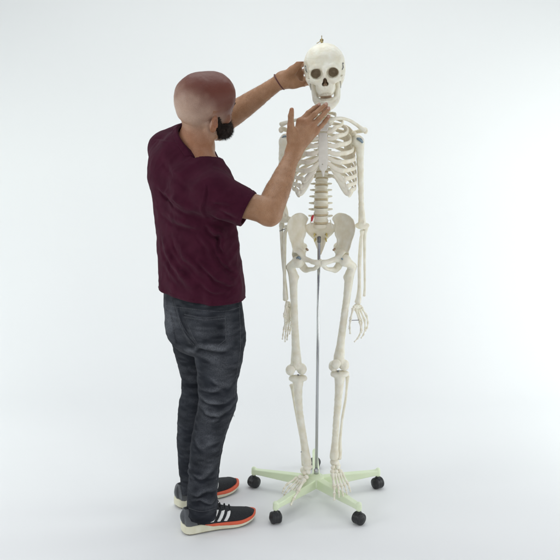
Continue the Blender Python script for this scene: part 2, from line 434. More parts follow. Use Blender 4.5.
# =================================================================== SKELETON
skel = thing('skeleton_model', 'life-size cream plastic anatomical skeleton hanging upright on the chrome pole', 'skeleton', (SX, 0, 0))

# ---- skull, modelled in its own frame: x to the viewer's right, y toward the viewer (face), z up, orbit centres at z=0
def skull_field():
    v = Vol((-.095, -.175, -.10), (.095, .055, .115), .00135)
    v.ell((0, -.066, .026), (.0755, .093, .069), 0)
    v.ell((0, -.018, .036), (.060, .052, .055), .03)
    v.ell((0, -.095, -.005), (.060, .062, .045), .03)
    for s in (-1, 1):
        v.ell((s*.050, -.068, -.012), (.022, .040, .035), .02)         # temporal
        v.cone((s*.056, -.060, -.030), (s*.053, -.052, -.052), .011, .006, .01)   # mastoid
        v.ell((s*.080, -.004, .004), (.020, .030, .034), .014, op='sub')   # temple hollow
        v.chain([(s*.012, .030, .022), (s*.030, .030, .0235), (s*.047, .016, .012)], [.0065, .006, .0055], .010)   # brow
        v.chain([(s*.049, .012, .012), (s*.0515, .012, -.006), (s*.046, .018, -.022)], [.0055, .0052, .0085], .008)   # outer rim
        v.chain([(s*.046, .019, -.024), (s*.033, .025, -.028), (s*.020, .026, -.022)], [.0085, .008, .006], .010)
        v.chain([(s*.046, .016, -.025), (s*.0605, -.004, -.025), (s*.0665, -.028, -.022), (s*.064, -.052, -.021)], [.0082, .0055, .0042, .0050], .006, 4)
    v.ell((0, .010, -.045), (.035, .024, .037), .012)
    for s in (-1, 1): v.ell((s*.026, -.026, -.052), (.013, .020, .026), .01)
    v.ell((0, -.045, -.040), (.020, .030, .020), .01)
    v.box((0, .004, -.060), (.024, .024, .013), .010, .014)
    v.chain([(0, .034, .014), (0, .036, .002), (0, .041, -.013)], [.0075, .0058, .0042], .008)   # nasal bones
    v.chain([(0, .028, -.050), (0, .037, -.046)], [.006, .002], .006)
    for s in (-1, 1):
        v.ell((s*.0292, .024, -.001), (.0206, .031, .0182), .0035, op='sub', M=np.array([[.97, -.22*s, .12*s], [.22*s, .97, 0], [-.12*s, 0, .99]]))
        v.cone((s*.024, .0, -.001), (s*.013, -.030, 0), .010, .004, .004, op='sub')
        v.cone((s*.0056, .055, -.0385), (s*.0052, .004, -.038), .0080, .006, .003, op='sub')
    v.cone((0, .055, -.0215), (0, .004, -.024), .0066, .0045, .006, op='sub'); v.cone((0, .055, -.030), (0, .004, -.030), .0078, .006, .006, op='sub')
    v.ell((0, -.02, -.066), (.016, .030, .016), .006, op='sub')
    # saw cut round the skull cap, sutures
    def cut(p):
        o = -.0013*np.exp(-((p[:,2]-.050+.003*np.sin(p[:,1]*20))/.0011)**2)
        cor = np.exp(-((p[:,1]+.035+.006*np.sin(p[:,0]*220)*.4)/.0011)**2)*(p[:,2] > .06)
        o -= .0007*cor
        o += .0006*vnoise(p, 90)+.0004*vnoise(p, 240)
        return o
    v.disp(cut, .01)
    return v
def mandible_field():
    v = Vol((-.075, -.075, -.13), (.075, .055, .0), .0013)
    for s in (-1, 1):
        v.chain([(0, .034, -.112), (s*.016, .031, -.111), (s*.031, .014, -.105), (s*.043, -.016, -.096), (s*.0440, -.030, -.088)], [.0105, .0100, .0085, .0075, .007], .006, 4)
        v.chain([(0, .030, -.096), (s*.014, .027, -.096), (s*.026, .006, -.091), (s*.036, -.014, -.086)], [.0065, .006, .006, .006], .008, 4)
        v.chain([(s*.0440, -.030, -.088), (s*.0475, -.038, -.062), (s*.052, -.048, -.030)], [.010, .0095, .006], .008, 4)
        v.chain([(s*.040, -.022, -.083), (s*.046, -.026, -.050), (s*.048, -.018, -.032)], [.009, .0085, .005], .010, 4)
        v.cone((s*.0465, -.030, -.052), (s*.049, -.034, -.044), .008, .007, .004)
    v.ell((0, .041, -.116), (.014, .008, .007), .008)
    v.disp(lambda p: .0006*vnoise(p, 100), .01)
    return v
# placement of the skull: slight roll, turned a little
sk_c = at(324.6, 72.3, -.075)
def frame_from(f, u):
    f = nrm(f); r = nrm(np.cross(f, u)); u = np.cross(r, f); return r, f, u
fS = nrm((-.06, -1, -.08)); rS = nrm(np.cross(fS, nrm((-.075, 0, 1)))); uS = np.cross(rS, fS)
rS = -rS                                        # local x runs to the viewer's right
XS = np.eye(4); XS[:3,0] = rS*1.0; XS[:3,1] = fS; XS[:3,2] = uS; XS[:3,0] *= .945; XS[:3,2] *= .985; XS[:3,3] = sk_c
flipF = lambda F: F[:,::-1] if isinstance(F, np.ndarray) else [tuple(reversed(f)) for f in F]
sv = skull_field(); V, F = sv.mesh()
skull = mk('skull', V, flipF(F), BONE, skel, mat_xf=XS)
mv = mandible_field(); V, F = mv.mesh()
XM = XS.copy(); XM[:3,0] *= .93; XM[:3,3] += XS[:3,2]*-.0045
mand = mk('mandible', V, flipF(F), BONE, skel, mat_xf=XM)
def teeth(z0, z1, sx, yf, root=0):
    parts = []
    W = [.0042, .0035, .004, .0038, .0038, .0048, .0048]
    if z0 < z1: W = [.0029, .0031, .0036, .0036, .0038, .0050, .0050]
    t = 0
    for s in (-1, 1):
        x = 0; arc = 0
        for wd in W:
            arc += wd; th = arc/ sx; px_ = s*.0245*math.sin(min(th, 1.45)); py_ = yf - .034*(1-math.cos(min(th, 1.45)))-.0*th
            arc += wd
            ang = s*min(th, 1.45)*.85
            v = Vol((-.008, -.008, -.009), (.008, .008, .009), .0008)
            v.box((0, 0, 0), (wd*.93, .0032 if wd < .0045 else .0042, abs(z1-z0)/2), .0022)
            q, f = v.mesh(); c, s_ = math.cos(-ang), math.sin(-ang)
            q = q @ np.array([[c, s_, 0], [-s_, c, 0], [0, 0, 1.]])+np.array([px_, py_, (z0+z1)/2])
            parts.append((q, f.tolist()))
    return merge(*parts)
V, F = teeth(-.068, -.0782, .030, .0335); mk('upper_teeth', V, flipF(F), TOOTH, skull, mat_xf=XS)
V, F = teeth(-.0935, -.0822, .030, .0300); mk('lower_teeth', V, flipF(F), TOOTH, mand, mat_xf=XM)
# dark brown inner parts: nose cavity lining, added mouth block
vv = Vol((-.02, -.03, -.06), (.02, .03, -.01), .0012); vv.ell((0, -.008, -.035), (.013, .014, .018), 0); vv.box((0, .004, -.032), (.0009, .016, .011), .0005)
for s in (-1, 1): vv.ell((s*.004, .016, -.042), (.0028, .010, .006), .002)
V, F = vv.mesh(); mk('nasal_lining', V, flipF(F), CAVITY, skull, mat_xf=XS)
def X_(p): return XS[:3,:3] @ np.array(p)+XS[:3,3]
ORB = mat('orbit_shade', (.24, .18, .12), .6, vs=60, col2=(.33, .26, .18))  # socket shade put into the colour of added bowls
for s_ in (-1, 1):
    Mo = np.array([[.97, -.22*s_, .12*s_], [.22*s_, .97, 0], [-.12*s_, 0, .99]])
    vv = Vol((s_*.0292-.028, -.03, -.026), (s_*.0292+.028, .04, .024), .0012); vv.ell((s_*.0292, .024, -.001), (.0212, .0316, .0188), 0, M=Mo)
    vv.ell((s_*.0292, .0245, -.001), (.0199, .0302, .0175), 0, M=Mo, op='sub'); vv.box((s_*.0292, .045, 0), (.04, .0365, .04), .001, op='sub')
    V, F = vv.mesh(); mk('orbit_shade_bowl', V, flipF(F), ORB, skull, mat_xf=XS)
vv = Vol((-.03, -.04, -.11), (.03, .04, -.05), .0014); vv.box((0, .002, -.0800), (.020, .020, .0110), .004)  # block added behind the teeth, mouth shade put into its colour
V, F = vv.mesh(); mk('mouth_shade_block', V, flipF(F), CAVITY, mand, mat_xf=XS)
mk('skull_hook', *merge(tube([X_((-.004, -.050, .098)), X_((-.004, -.050, .107)), X_((-.004, -.050, .109))], [.0045, .0045, .003], 14),
    tube([X_((-.004, -.050, .107)), X_((-.003, -.050, .122))], [.0014, .0014], 8),
    tube([X_((-.004+.006*math.cos(a), -.050, .106+.005*math.sin(a))) for a in np.linspace(0, 6.0, 14)], .0012, 8),
    tube([X_((-.010, -.050, .103)), X_((-.019, -.049, .0985)), X_((-.023, -.048, .097))], .0013, 8)), BRASS, skull)
for s in (-1, 1):
    mk('cap_latch', *merge(tube([X_((s*.0665, -.028, .022)), X_((s*.069, -.030, .010)), X_((s*.064, -.028, .002))], .0016, 8), tube([X_((s*.064, -.026, .024)), X_((s*.070, -.026, .024))], .0028, 10)), STEEL, skull)
    mk('jaw_spring', *tube([X_((s*(.055+.0015*math.cos(a*7)), -.026+.0015*math.sin(a*7), -.030-.030*a/6.28)) for a in np.linspace(0, 6.28, 90)], .0006, 6), STEEL, mand)

# ---- vertebrae
def vertebra_field():
    v = Vol((-.05, -.035, -.022), (.05, .075, .022), .0016)
    v.stack([(-.0130, 0, 0, .0245, .0175, 0), (-.010, 0, 0, .0238, .017, 0), (0, 0, 0, .0205, .0150, 0), (.010, 0, 0, .0238, .017, 0), (.0130, 0, 0, .0245, .0175, 0)], 0, ex=2.1, cap=.002)
    for s in (-1, 1):
        v.chain([(s*.013, .012, .002), (s*.015, .028, .001), (s*.006, .038, -.002)], [.0055, .0055, .005], .005)
        v.chain([(s*.014, .024, .001), (s*.026, .026, .002), (s*.0345, .028, .003)], [.0055, .0045, .0042], .004)
        v.cone((s*.014, .029, .004), (s*.015, .027, .017), .005, .0045, .004)
        v.cone((s*.012, .032, -.003), (s*.012, .033, -.016), .0045, .004, .004)
    v.box((0, .052, -.005), (.0028, .016, .009), .0025, .005)
    v.disp(lambda p: .0005*vnoise(p, 120), .01)
    return v.mesh()
VV, VF = vertebra_field()
DV, DF = lathe([(.0, -.0045), (.019, -.0045), (.0215, 0), (.019, .0045), (.0, .0045)], 28); DV = DV*np.array([1.08, .8, 1])
# spine curve: px x, py, Y, scale
spc = spline([(323.5, 108, .020, .62), (323.4, 118, .040, .66), (323.2, 135, .062, .72), (322.8, 155, .062, .80), (322, 172, .045, .90), (321.3, 190, .020, .98), (321, 208, .006, 1.06), (320.8, 222, .008, 1.08)], 12)
sp3 = np.array([at(a, b, c) for a, b, c, _ in spc]); Ls = np.concatenate([[0], np.cumsum(np.linalg.norm(np.diff(sp3, axis=0), axis=1))])
sizes = np.array([.62+.44*(i/18)**.9 for i in range(19)]); edges = np.concatenate([[0], np.cumsum(sizes)])/sizes.sum()*Ls[-1]
vert0 = None; VTPOS = []
for i in range(19):
    m_ = (edges[i]+edges[i+1])/2; P = np.array([np.interp(m_, Ls, sp3[:,j]) for j in range(3)])
    Pa = np.array([np.interp(edges[i], Ls, sp3[:,j]) for j in range(3)]); Pb = np.array([np.interp(edges[i+1], Ls, sp3[:,j]) for j in range(3)])
    sc = np.interp(m_, Ls, spc[:,3]); hh = np.linalg.norm(Pa-Pb); zz = nrm(Pa-Pb); VTPOS.append(P)
    rx = math.atan2(-zz[1], zz[2])
    if i == 0:
        vo = mk('vertebra', VV, VF, BONE); vo.parent = skel; dv = mk('disc', DV, DF, DISC); dv.parent = vo
        vctr = vo.location.copy(); vert0 = (vo, dv); dv.location = dv.location - vctr + Vector((0, 0, -.0165))
    else:
        vo = vert0[0].copy(); COL.objects.link(vo); dv = vert0[1].copy(); COL.objects.link(dv); dv.parent = vo
    vo.rotation_euler = (rx, 0, 0); vo.scale = (sc*1.10, sc*1.05, hh/.0335)
    vo.location = Vector(P)-Vector((SX, 0, 0)) + Matrix.Rotation(rx, 3, 'X') @ Vector([vctr[j]*vo.scale[j] for j in range(3)])
# cervical vertebrae, smaller
for i in range(6):
    P = at(323.8+.3*i, 103.5-3.3*i, .018-.003*i)
    vo = vert0[0].copy(); COL.objects.link(vo); dv = vert0[1].copy(); COL.objects.link(dv); dv.parent = vo
    vo.scale = (.60, .60, .36); vo.location = Vector(P)-Vector((SX, 0, 0))+Vector([vctr[j]*vo.scale[j] for j in range(3)])
mk('slipped_disc', *tube(A((313.2, 215, -.018), (312.2, 218, -.022), (311.8, 221.5, -.02)), [.002, .0052, .002], 10, n=3), RED, skel)

# ---- sternum
def pxpoly(pts, Y): return [(p[0], p[2]) for p in [at(x, y, Y) for x, y in pts]]
st = Vol(at(305, 185, 0)*[1, 0, 1]+[0, -.14, -.01], at(342, 110, 0)*[1, 0, 1]+[0, -.04, .02], .0014)
zt = at(323, 118, -.09)[2]; zb = at(323, 172, -.09)[2]
sth = lambda u, w: -.078-.030*np.clip((zt-w)/(zt-zb), 0, 1.1)
st.plate(pxpoly([(316.2, 118.5), (319, 120), (323, 121), (327, 120), (330, 118.5), (331.2, 121), (329.4, 126), (327.4, 131.5), (318.4, 131.5), (316.6, 126), (315, 121)], -.09), sth, .0052, 0, rd=.003)
st.plate(pxpoly([(318.9, 132.8), (327.1, 132.8), (327.8, 140), (327.9, 150), (328, 160), (327, 168), (324.6, 171), (323.6, 176), (322.2, 176), (321.2, 171), (318.8, 168), (318, 160), (318.1, 150), (318.2, 140)], -.09), sth, .0048, .001, rd=.003)
st.ell(at(322.4, 164.5, -.112), (.002, .010, .002), 0, op='sub')
V, F = st.mesh(); mk('sternum', V, F, STERN, skel)
YST = lambda py: sth(0, at(323, py, -.09)[2])

# ---- ribs and costal cartilage
ribs = [  # back py, half width px, side py, junction dx, junction py, sternum py
 (112, 12.5, 116, 8.5, 121.5, 121.5), (117, 19.5, 123, 12, 127.5, 132), (122.5, 24.5, 131.5, 14, 136, 138.5),
 (128.5, 27.5, 140.5, 15, 145, 145), (134.5, 29.5, 149.5, 16, 154, 151.5), (140.5, 31, 158.5, 17, 162.5, 157.5),
 (146.5, 32, 167, 19, 171, 163), (152.5, 32.3, 175, 21, 179, None), (158, 32.3, 182, 23.5, 186, None), (163.5, 31.5, 188, 26, 191.5, None),
 (169, 28.5, 189, 24, 196, None), (175, 22, 188, 20, 194, None)]
tgt = {7: (11, 171.5), 8: (14.5, 179.5), 9: (18.5, 186.5)}
for s in (-1, 1):
    for i, (bp, hw, sp_, jx, jy, sy) in enumerate(ribs):
        cx = 323.4+ .8*(i/11)
        bx = 322.8; Yb = .058 if i < 9 else .045
        Yb = float(np.interp(bp, spc[:,1], spc[:,2]))+.018
        yj = -.082-.022*min(i, 8)/8; 
        P = [at(bx+s*3.5, bp-.5, Yb), at(bx+s*(.42*hw), bp+1.0, Yb+.030-.004*i/3), at(bx+s*.84*hw, bp+(sp_-bp)*.40, Yb+.012), at(cx+s*hw, sp_-1, -.016)]
        if i < 10: P += [at(cx+s*(hw*.86), sp_+(jy-sp_)*.62, -.060), at(cx+s*jx, jy, yj)]
        elif i == 10: P += [at(cx+s*hw*.93, 194.5, -.050), at(cx+s*24.5, 196.5, -.070)]
        else: P += [at(cx+s*hw*1.02, 193, -.01)]
        P = np.array(P); nn = len(P)
        rr = [.0042, .0060]+[.0080]*(nn-3)+[.0092 if i < 10 else .0035]
        if i < 2: rr = [r*.9 for r in rr]
        V, F = tube(P, rr, 12, up=(0, -.25 if i > 0 else -1.2, 1), flat=.42, n=7)
        V = V+np.stack([0*V[:,0], .0009*vnoise(V, 60, i), .0009*vnoise(V, 60, i+9)], 1)
        rb = mk('rib', V, F, BONE_D, skel)
        J = P[-1]
        if sy:
            E = at(cx+s*4.2-.4, sy, YST(sy)); mid = at(cx+s*(jx*.55+2), sy*.45+jy*.55+(1.2 if i < 6 else 1.8), yj*.5+YST(sy)*.5-.003)
            V, F = tube([J, mid, E], [.0092, .0080+.0006*(i == 6), .0070], 10, up=(0, 0, 1), flat=.62, n=7)
            mk('cartilage', V, F, CART, rb)
        elif i in tgt:
            tx, ty = tgt[i]; E = at(cx+s*tx, ty, -.098); m1 = at(cx+s*(jx-2.5), jy+1.6, -.100)
            E2 = at(cx+s*(tx-4), ty-5.0, -.100)
            V, F = tube([J, m1, E, E2], [.0092, .0108, .0100, .0055], 10, up=(0, 0, 1), flat=.6, n=6)
            mk('cartilage', V, F, CART, rb)

# ---- clavicles, scapulas
for s, pts in ((1, [(328.2, 121.2, -.085), (337, 118.5, -.078), (347, 119.5, -.045), (356, 124.5, -.018), (364.5, 130.8, -.012)]),
               (-1, [(317.8, 121.2, -.085), (309, 119, -.078), (299, 119.5, -.045), (290, 121.5, -.018), (280.5, 124.5, -.012)])):
    V, F = tube(A(*pts), [.0085, .0058, .0056, .0062, .0085], 12, up=(0, 0, 1), flat=1.25, n=8)
    mk('clavicle', V+np.stack([0*V[:,0]]*2+[.0008*vnoise(V, 70)], 1), F, BONE, skel)
def scapula(s):
    mx = lambda x: x if s > 0 else 646.5-x
    dy = 0 if s > 0 else -1
    lo = at(min(mx(333), mx(372)), 182, .03); hi = at(max(mx(333), mx(372)), 112, .03)
    v = Vol((lo[0], -.06, lo[2]), (hi[0], .13, hi[2]+.02), .0018)
    poly = pxpoly([(mx(a), b+dy) for a, b in [(346, 125), (350, 127), (354, 132), (358, 137.5), (358.5, 143), (356, 150), (352.5, 161), (349.5, 170), (347.5, 169), (345, 156), (344, 142), (344, 130)]], .06)
    xc = at(mx(348), 150, .06)[0]
    v.plate(poly, lambda u, w: .066-.9*(s*(u-xc))*.75+0*w, .0022, 0, rd=.0015, edge=-.006)
    v.ell(at(mx(357.5), 140.5+dy, .012), (.008, .012, .017), .008)
    v.chain(A((mx(341), 137+dy, .085), (mx(350), 134+dy, .070), (mx(358), 131.5+dy, .035), (mx(364.5), 130+dy, .008), (mx(365.5), 132+dy, -.008)), [.003, .0052, .0065, .0085, .007], .006, 4)
    v.chain(A((mx(355), 137+dy, .012), (mx(353), 133+dy, -.008), (mx(355.5), 133.5+dy, -.028)), [.007, .006, .005], .006, 4)
    v.disp(lambda p: .0008*vnoise(p, 80), .01)
    V, F = v.mesh(); mk('scapula', V, F, BONE_D, skel)
scapula(1); scapula(-1)

# ---- generic solid bone from a list of chains
def bone(name, chains, parent=skel, m=BONE, h=.0017, ells=(), subs=(), noise=.0008):
    pts = np.array([p for ch in chains for p in ch[0]]+[e[0] for e in ells]); r = .03
    v = Vol(pts.min(0)-r, pts.max(0)+r, h)
    for P, R in chains: v.chain(P, R, .008, 5)
    for c, rr in ells: v.ell(c, rr, .008)
    for c, rr in subs: v.ell(c, rr, .004, op='sub')
    if noise: v.disp(lambda p: noise*vnoise(p, 70)+noise*.5*vnoise(p, 180), .01)
    V, F = v.mesh(); return mk(name, V, F, m, parent)
def arm(s, head, shaft, elbow, Ya, Yb):
    hx, hy = head; ex, ey = elbow
    ch = [([at(hx, hy, Ya), at(hx+s*1.0, hy+5, Ya), at(shaft[0], shaft[1], (Ya*.6+Yb*.4)), at((shaft[0]+ex)/2, (shaft[1]+ey)/2+6, Yb), at(ex, ey-7, Yb), at(ex, ey-2, Yb)], [.018, .0145, .0112, .0095, .012, .0125]),
          ([at(ex-5, ey-1, Yb), at(ex, ey, Yb-.004), at(ex+5, ey-1, Yb)], [.008, .0095, .0085])]
    o = bone('humerus', ch, ells=[(at(hx-s*2.0, hy-1, Ya+.006), (.021, .021, .021)), (at(hx+s*2.5, hy+1, Ya-.010), (.010, .011, .016))], subs=[(at(ex, ey-4.5, Yb-.014), (.007, .006, .007)), (at(ex, ey-4.5, Yb+.014), (.008, .006, .009))])
    return o
hr = arm(1, (358.8, 141.5), (360.4, 170), (362, 226.5), -.005, -.005)
mk('joint_cap', *merge(tube(A((357, 138.5, -.026), (360, 139.5, -.030), (362.6, 142.5, -.026)), [.004, .0062, .004], 10, n=3)), BLUEM, hr)
hl_ = arm(-1, (284.4, 140.5), (281.8, 170), (284.5, 220), -.005, -.005)
mk('joint_cap', *merge(tube(A((287.5, 136.5, -.018), (284.3, 136.2, -.022), (280.6, 139.2, -.018)), [.002, .0034, .002], 10, n=3)), BLUEM, hl_)
# forearms
mk('ulna', *tube(A((365.8, 223.5, .008), (365.4, 229, .004), (364.8, 236, 0), (364.6, 260, 0), (364.8, 285, -.002), (364.2, 296, -.004)), [.006, .0100, .0062, .0050, .0044, .0052], 12, n=7), BONE, skel)
mk('radius', *tube(A((362.0, 230.8, -.008), (361.9, 235, -.008), (361.2, 240, -.008), (359.6, 262, -.010), (359.4, 285, -.012), (358.8, 296, -.012), (357.8, 302.5, -.012)), [.0088, .0060, .0072, .0070, .0066, .0095, .0125], 14, n=7, flat=1.0, up=(1, 0, 0)), BONE, skel)
mk('ulna', *tube(A((281.5, 219, .008), (281.8, 226, .004), (281.4, 232, 0), (283, 262, .0), (286.3, 290, -.002), (287, 299, -.002)), [.006, .0105, .0068, .0058, .005, .0055], 12, n=7), BONE, skel)
mk('radius', *tube(A((286.4, 226, -.010), (286, 230.5, -.010), (284.8, 236, -.010), (284.4, 262, -.012), (284.6, 285, -.014), (285, 293, -.014), (285.4, 300, -.014)), [.0085, .006, .0070, .0066, .0062, .0085, .0095], 14, n=7), BONE, skel)
mk('elbow_pin', *tube(A((279.5, 231, -.004), (286.5, 228.5, -.016)), .0016, 8), STEEL, skel)

def phal(name, a, b, r, parent, m=BONE):
    a = np.array(a); b = np.array(b); g = (b-a)*.045
    ts = np.array([0, .07, .25, .5, .78, .93, 1]); rr = np.array([.95, 1.12, .72, .6, .70, .98, .8])*r
    P = a+g+(b-a-2*g)*ts[:,None]
    V, F = tube(P, rr, 9, n=2); return mk(name, V, F, m, parent)
def hand_bones(wrist, fingers, r=.0052, carp=(.013, .012, .010)):
    lift_ = 1.9 if wrist[0] > 320 else 1.3
    wrist = (wrist[0], wrist[1]-lift_, wrist[2]); fingers = [[(a, b-lift_, c) for a, b, c in f] for f in fingers]
    w_ = at(*wrist); rng = random.Random(int(wrist[0]))
    v = Vol(w_-.04, w_+.04, .0013)
    bases = [at(*f[0]) for f in fingers]
    bc = sum(bases)/len(bases)
    for b in bases:                                   # two rows of carpal bones
        v.ell(b*.80+w_*.20, (.0058, .0062, .0058), .0014); v.ell(b*.40+w_*.60+[rng.uniform(-.001, .001), 0, 0], (.0060, .0068, .0056), .0014)
    V, F = v.mesh(); h = mk('hand', V, F, BONE, skel)
    for f in fingers:
        P = A(*f)
        for i in range(len(P)-1): phal('metacarpal' if i == 0 else 'phalanx', P[i], P[i+1], r*(1.12 if i == 0 else 1.05-.13*i), h)
    return h
hR = hand_bones((357.6, 305.5, -.010), [
 [(353.3, 309.5, -.022), (350.4, 321.5, -.038), (349.6, 329.5, -.042), (350.2, 336.0, -.044)],
 [(355.6, 310.5, -.016), (359.6, 323.0, -.026), (361.2, 331.5, -.040), (359.6, 337.0, -.052), (357.2, 340.5, -.060)],
 [(357.6, 310.8, -.010), (361.6, 323.5, -.014), (361.6, 333.0, -.030), (358.2, 339.8, -.044), (354.2, 344.0, -.052)],
 [(359.6, 310.3, -.002), (364.6, 321.5, .002), (365.4, 330.5, -.012), (363.6, 336.5, -.028), (361.0, 340.3, -.038)],
 [(361.2, 309.0, .006), (366.6, 317.5, .014), (368.0, 324.5, .006), (367.2, 329.5, -.006), (365.4, 333.2, -.014)]])
mk('hand_wire', *tube(A((350.4, 320.4, -.040), (359.0, 320.1, -.030)), .0014, 8), STEEL, hR)
hL = hand_bones((287.2, 302.0, -.010), [
 [(286.3, 306.5, -.026), (284.2, 316.5, -.046), (285.2, 323.5, -.054), (286.4, 329.5, -.056)],
 [(287.2, 308.0, -.018), (285.8, 321.0, -.034), (283.9, 330.0, -.040), (283.0, 336.0, -.042), (282.4, 340.8, -.040)],
 [(288.4, 308.4, -.010), (287.6, 321.5, -.018), (286.0, 331.5, -.024), (285.2, 338.5, -.026), (285.0, 343.4, -.024)],
 [(289.6, 308.0, -.002), (289.6, 320.5, -.002), (288.4, 330.0, -.008), (287.4, 336.6, -.010), (287.0, 341.6, -.008)],
 [(290.6, 307.0, .006), (291.6, 318.0, .012), (291.2, 326.0, .008), (290.2, 331.4, .006), (289.6, 335.6, .006)]])

# ---- pelvis
PC = 320.6
wing = [(295, 214.2), (301.4, 214.0), (305.6, 216.4), (308.6, 220.2), (306.6, 225), (306.2, 231.4), (306.0, 236.0), (303.9, 240.5), (304.4, 245.5), (306.4, 249), (306.0, 254), (301, 256.5), (297, 253.5), (292.6, 247.5), (290.6, 240), (288.0, 231.4), (287, 225), (288.2, 218.8), (291.5, 215.6)]
def pelvis(s):
    mx = lambda x: x if s < 0 else 2*PC-x
    x0, x1 = sorted((at(mx(282), 240, 0)[0], at(mx(323), 240, 0)[0]))
    v = Vol((x0, -.10, at(300, 275, 0)[2]), (x1, .10, at(300, 208, 0)[2]), .0017)
    wp = spline([(mx(a), b) for a, b in wing]+[(mx(wing[0][0]), wing[0][1])], 3)[:-1]
    xo = at(mx(287), 230, 0)[0]; zt_ = at(300, 214, 0)[2]; zb_ = at(300, 255, 0)[2]
    def hf(u, w):                                     # iliac wing: flares outward and forward, hollow inside
        t = np.clip(np.abs(u-xo)/.070, 0, 1); q = np.clip((zt_-w)/(zt_-zb_), 0, 1)
        return -.050+.085*t - .012*q + .018*np.sin(np.pi*np.clip(t, 0, 1))*(1-q) 
    v.plate([(p[0], p[2]) for p in [at(a, b, 0) for a, b in wp]], hf, lambda u, w: .0034+.006*np.clip((zt_-w-.06)/(zt_-zb_), 0, 1), 0, rd=.003, edge=-.005)
    ac = at(mx(298.5), 256.5, -.030)
    v.ell(ac+[0, .006, 0], (.027, .024, .027), .016)
    v.chain([ac+[-s*.008, 0, -.006], at(mx(308.5), 260.2, -.050), at(mx(314), 262.2, -.062), at(mx(319), 262.6, -.066)], [.015, .0082, .0080, .0095], .006, 4)    # superior ramus
    v.chain([at(mx(319), 264.0, -.064), at(mx(315), 268.5, -.052), at(mx(309.5), 269.5, -.030), at(mx(304.6), 268.6, -.006), ac+[0, .02, -.012]], [.0080, .0062, .0075, .0125, .014], .006, 4)
    v.chain([ac+[0, .020, .01], at(mx(304.5), 246, .035)], [.014, .010], .01)
    v.ell(ac+[s*.016, -.006, -.004], (.020, .022, .021), .004, op='sub')
    v.disp(lambda p: .0010*vnoise(p, 60)+.0004*vnoise(p, 160), .01)
    V, F = v.mesh(); return mk('hip_bone', V, F, BONE, skel)
pL = pelvis(-1); pR = pelvis(1)
for s, o in ((-1, pL), (1, pR)):
    mx = lambda x: x if s < 0 else 2*PC-x
    mk('pelvis_screw', *tube(A((mx(306.6), 249, -.032), (mx(307.6), 250, -.048)), .0042, 12), CAVITY, o)
mk('pubic_disc', *tube(A((PC, 259.8, -.066), (PC, 266.5, -.066)), .0062, 12), CART, skel)
sa = Vol((at(300, 240, 0)[0], -.05, at(300, 262, 0)[2]), (at(342, 240, 0)[0], .10, at(300, 218, 0)[2]), .0016)
zs = at(320, 226, 0)[2]
sah = lambda u, w: .020+.42*np.clip(zs-w, -.02, .06)-5.5*np.clip(zs-w-.045, 0, .1)**2
sa.plate(pxpoly([(305.6, 225.5), (311, 222.6), (PC, 223.6), (330.2, 222.6), (335.6, 225.5), (336.2, 231), (332.5, 236), (328.0, 240.5), (325.6, 246), (323.6, 251), (321.4, 255.5), (319.8, 255.5), (317.6, 251), (315.6, 246), (313.2, 240.5), (308.7, 236), (305.0, 231)], 0.01), sah, .0085, 0, rd=.005, edge=.01)
sa.stack([(at(320, 230, 0)[2], at(PC, 228, 0)[0], .018, .020, .015, 0), (at(320, 226.5, 0)[2], at(PC, 226, 0)[0], .012, .0235, .0175, 0), (at(320, 224, 0)[2], at(PC, 224, 0)[0], .008, .024, .018, 0)], .006)
for s in (-1, 1):
    for fx, fy in ((5.6, 234.5), (5.0, 239.5)):
        zc = at(PC, fy, .02)
        sa.ell(at(PC+s*fx, fy, sah(0, zc[2])-.006), (.0042, .010, .0034), .002, op='sub')
V, F = sa.mesh(); sac = mk('sacrum', V, F, BONE_D, skel)
for s in (-1, 1):
    for fx, fy in ((5.6, 234.5), (5.0, 239.5)):
        mk('nerve', *tube(A((PC+s*fx, fy-1, .034), (PC+s*(fx+.4), fy, .014), (PC+s*(fx+1.0), fy+2.2, .012)), [.0028, .0030, .0018], 8, n=3), NERVE, sac)
    mk('nerve', *tube(A((PC+s*9.6, 220, .012), (PC+s*10.8, 224.5, .0), (PC+s*12.0, 229, .0)), [.0018, .0020, .0015], 8, n=3), CART, sac)

# ---- legs
def femur(s, head, neck, troch, lesser, shaft, knee, kw):
    # shaft: px points with Y ; knee: (x,y,Y)
    kx, ky, kY = knee
    ch = [([at(*head), at(*neck)], [.017, .0135]), ([at(*neck), at(*troch)], [.014, .0145]),
          ([at(troch[0]-s*0, troch[1]+.5, troch[2]), at(*lesser)]+[at(*p) for p in shaft]+[at(kx, ky-8, kY)], [.0135, .0165]+[.0135, .0125, .0130, .0150]+[.0205])]
    o = bone('femur', ch, ells=[(at(*head), (.0225, .0225, .0225)), (at(lesser[0]-s*3.8, lesser[1]+1.5, lesser[2]+.004), (.008, .008, .009)),
        (at(kx-kw, ky-.5, kY), (.0190, .027, .0205)), (at(kx+kw, ky-1.5, kY), (.0190, .027, .0205)), (at(kx, ky-4.5, kY-.008), (.021, .018, .014))],
        subs=[(at(kx-.2*kw, ky+3.5, kY-.012), (.0048, .030, .012))])
    return o
fl = femur(-1, (298.6, 261.5, -.034), (293.6, 264, -.024), (290.2, 267, -.010), (293.2, 275.5, -.012), [(293.6, 290, -.016), (294.3, 310, -.022), (295.0, 330, -.024), (295.8, 348, -.02)], (296.2, 370.5, -.020), 5.6)
fr = femur(1, (345.0, 260.5, -.034), (349.0, 263.5, -.024), (352.6, 266.5, -.010), (349.4, 275.5, -.012), [(347.8, 290, -.016), (345.0, 310, -.022), (342.4, 330, -.024), (340.4, 346, -.02)], (338.9, 366.5, -.020), 5.2)
mk('joint_cap', *tube(A((296.3, 258.2, -.052), (298.6, 257.2, -.056), (300.6, 259.2, -.054)), [.0022, .0046, .0030], 10, n=3), BLUEM, fl)
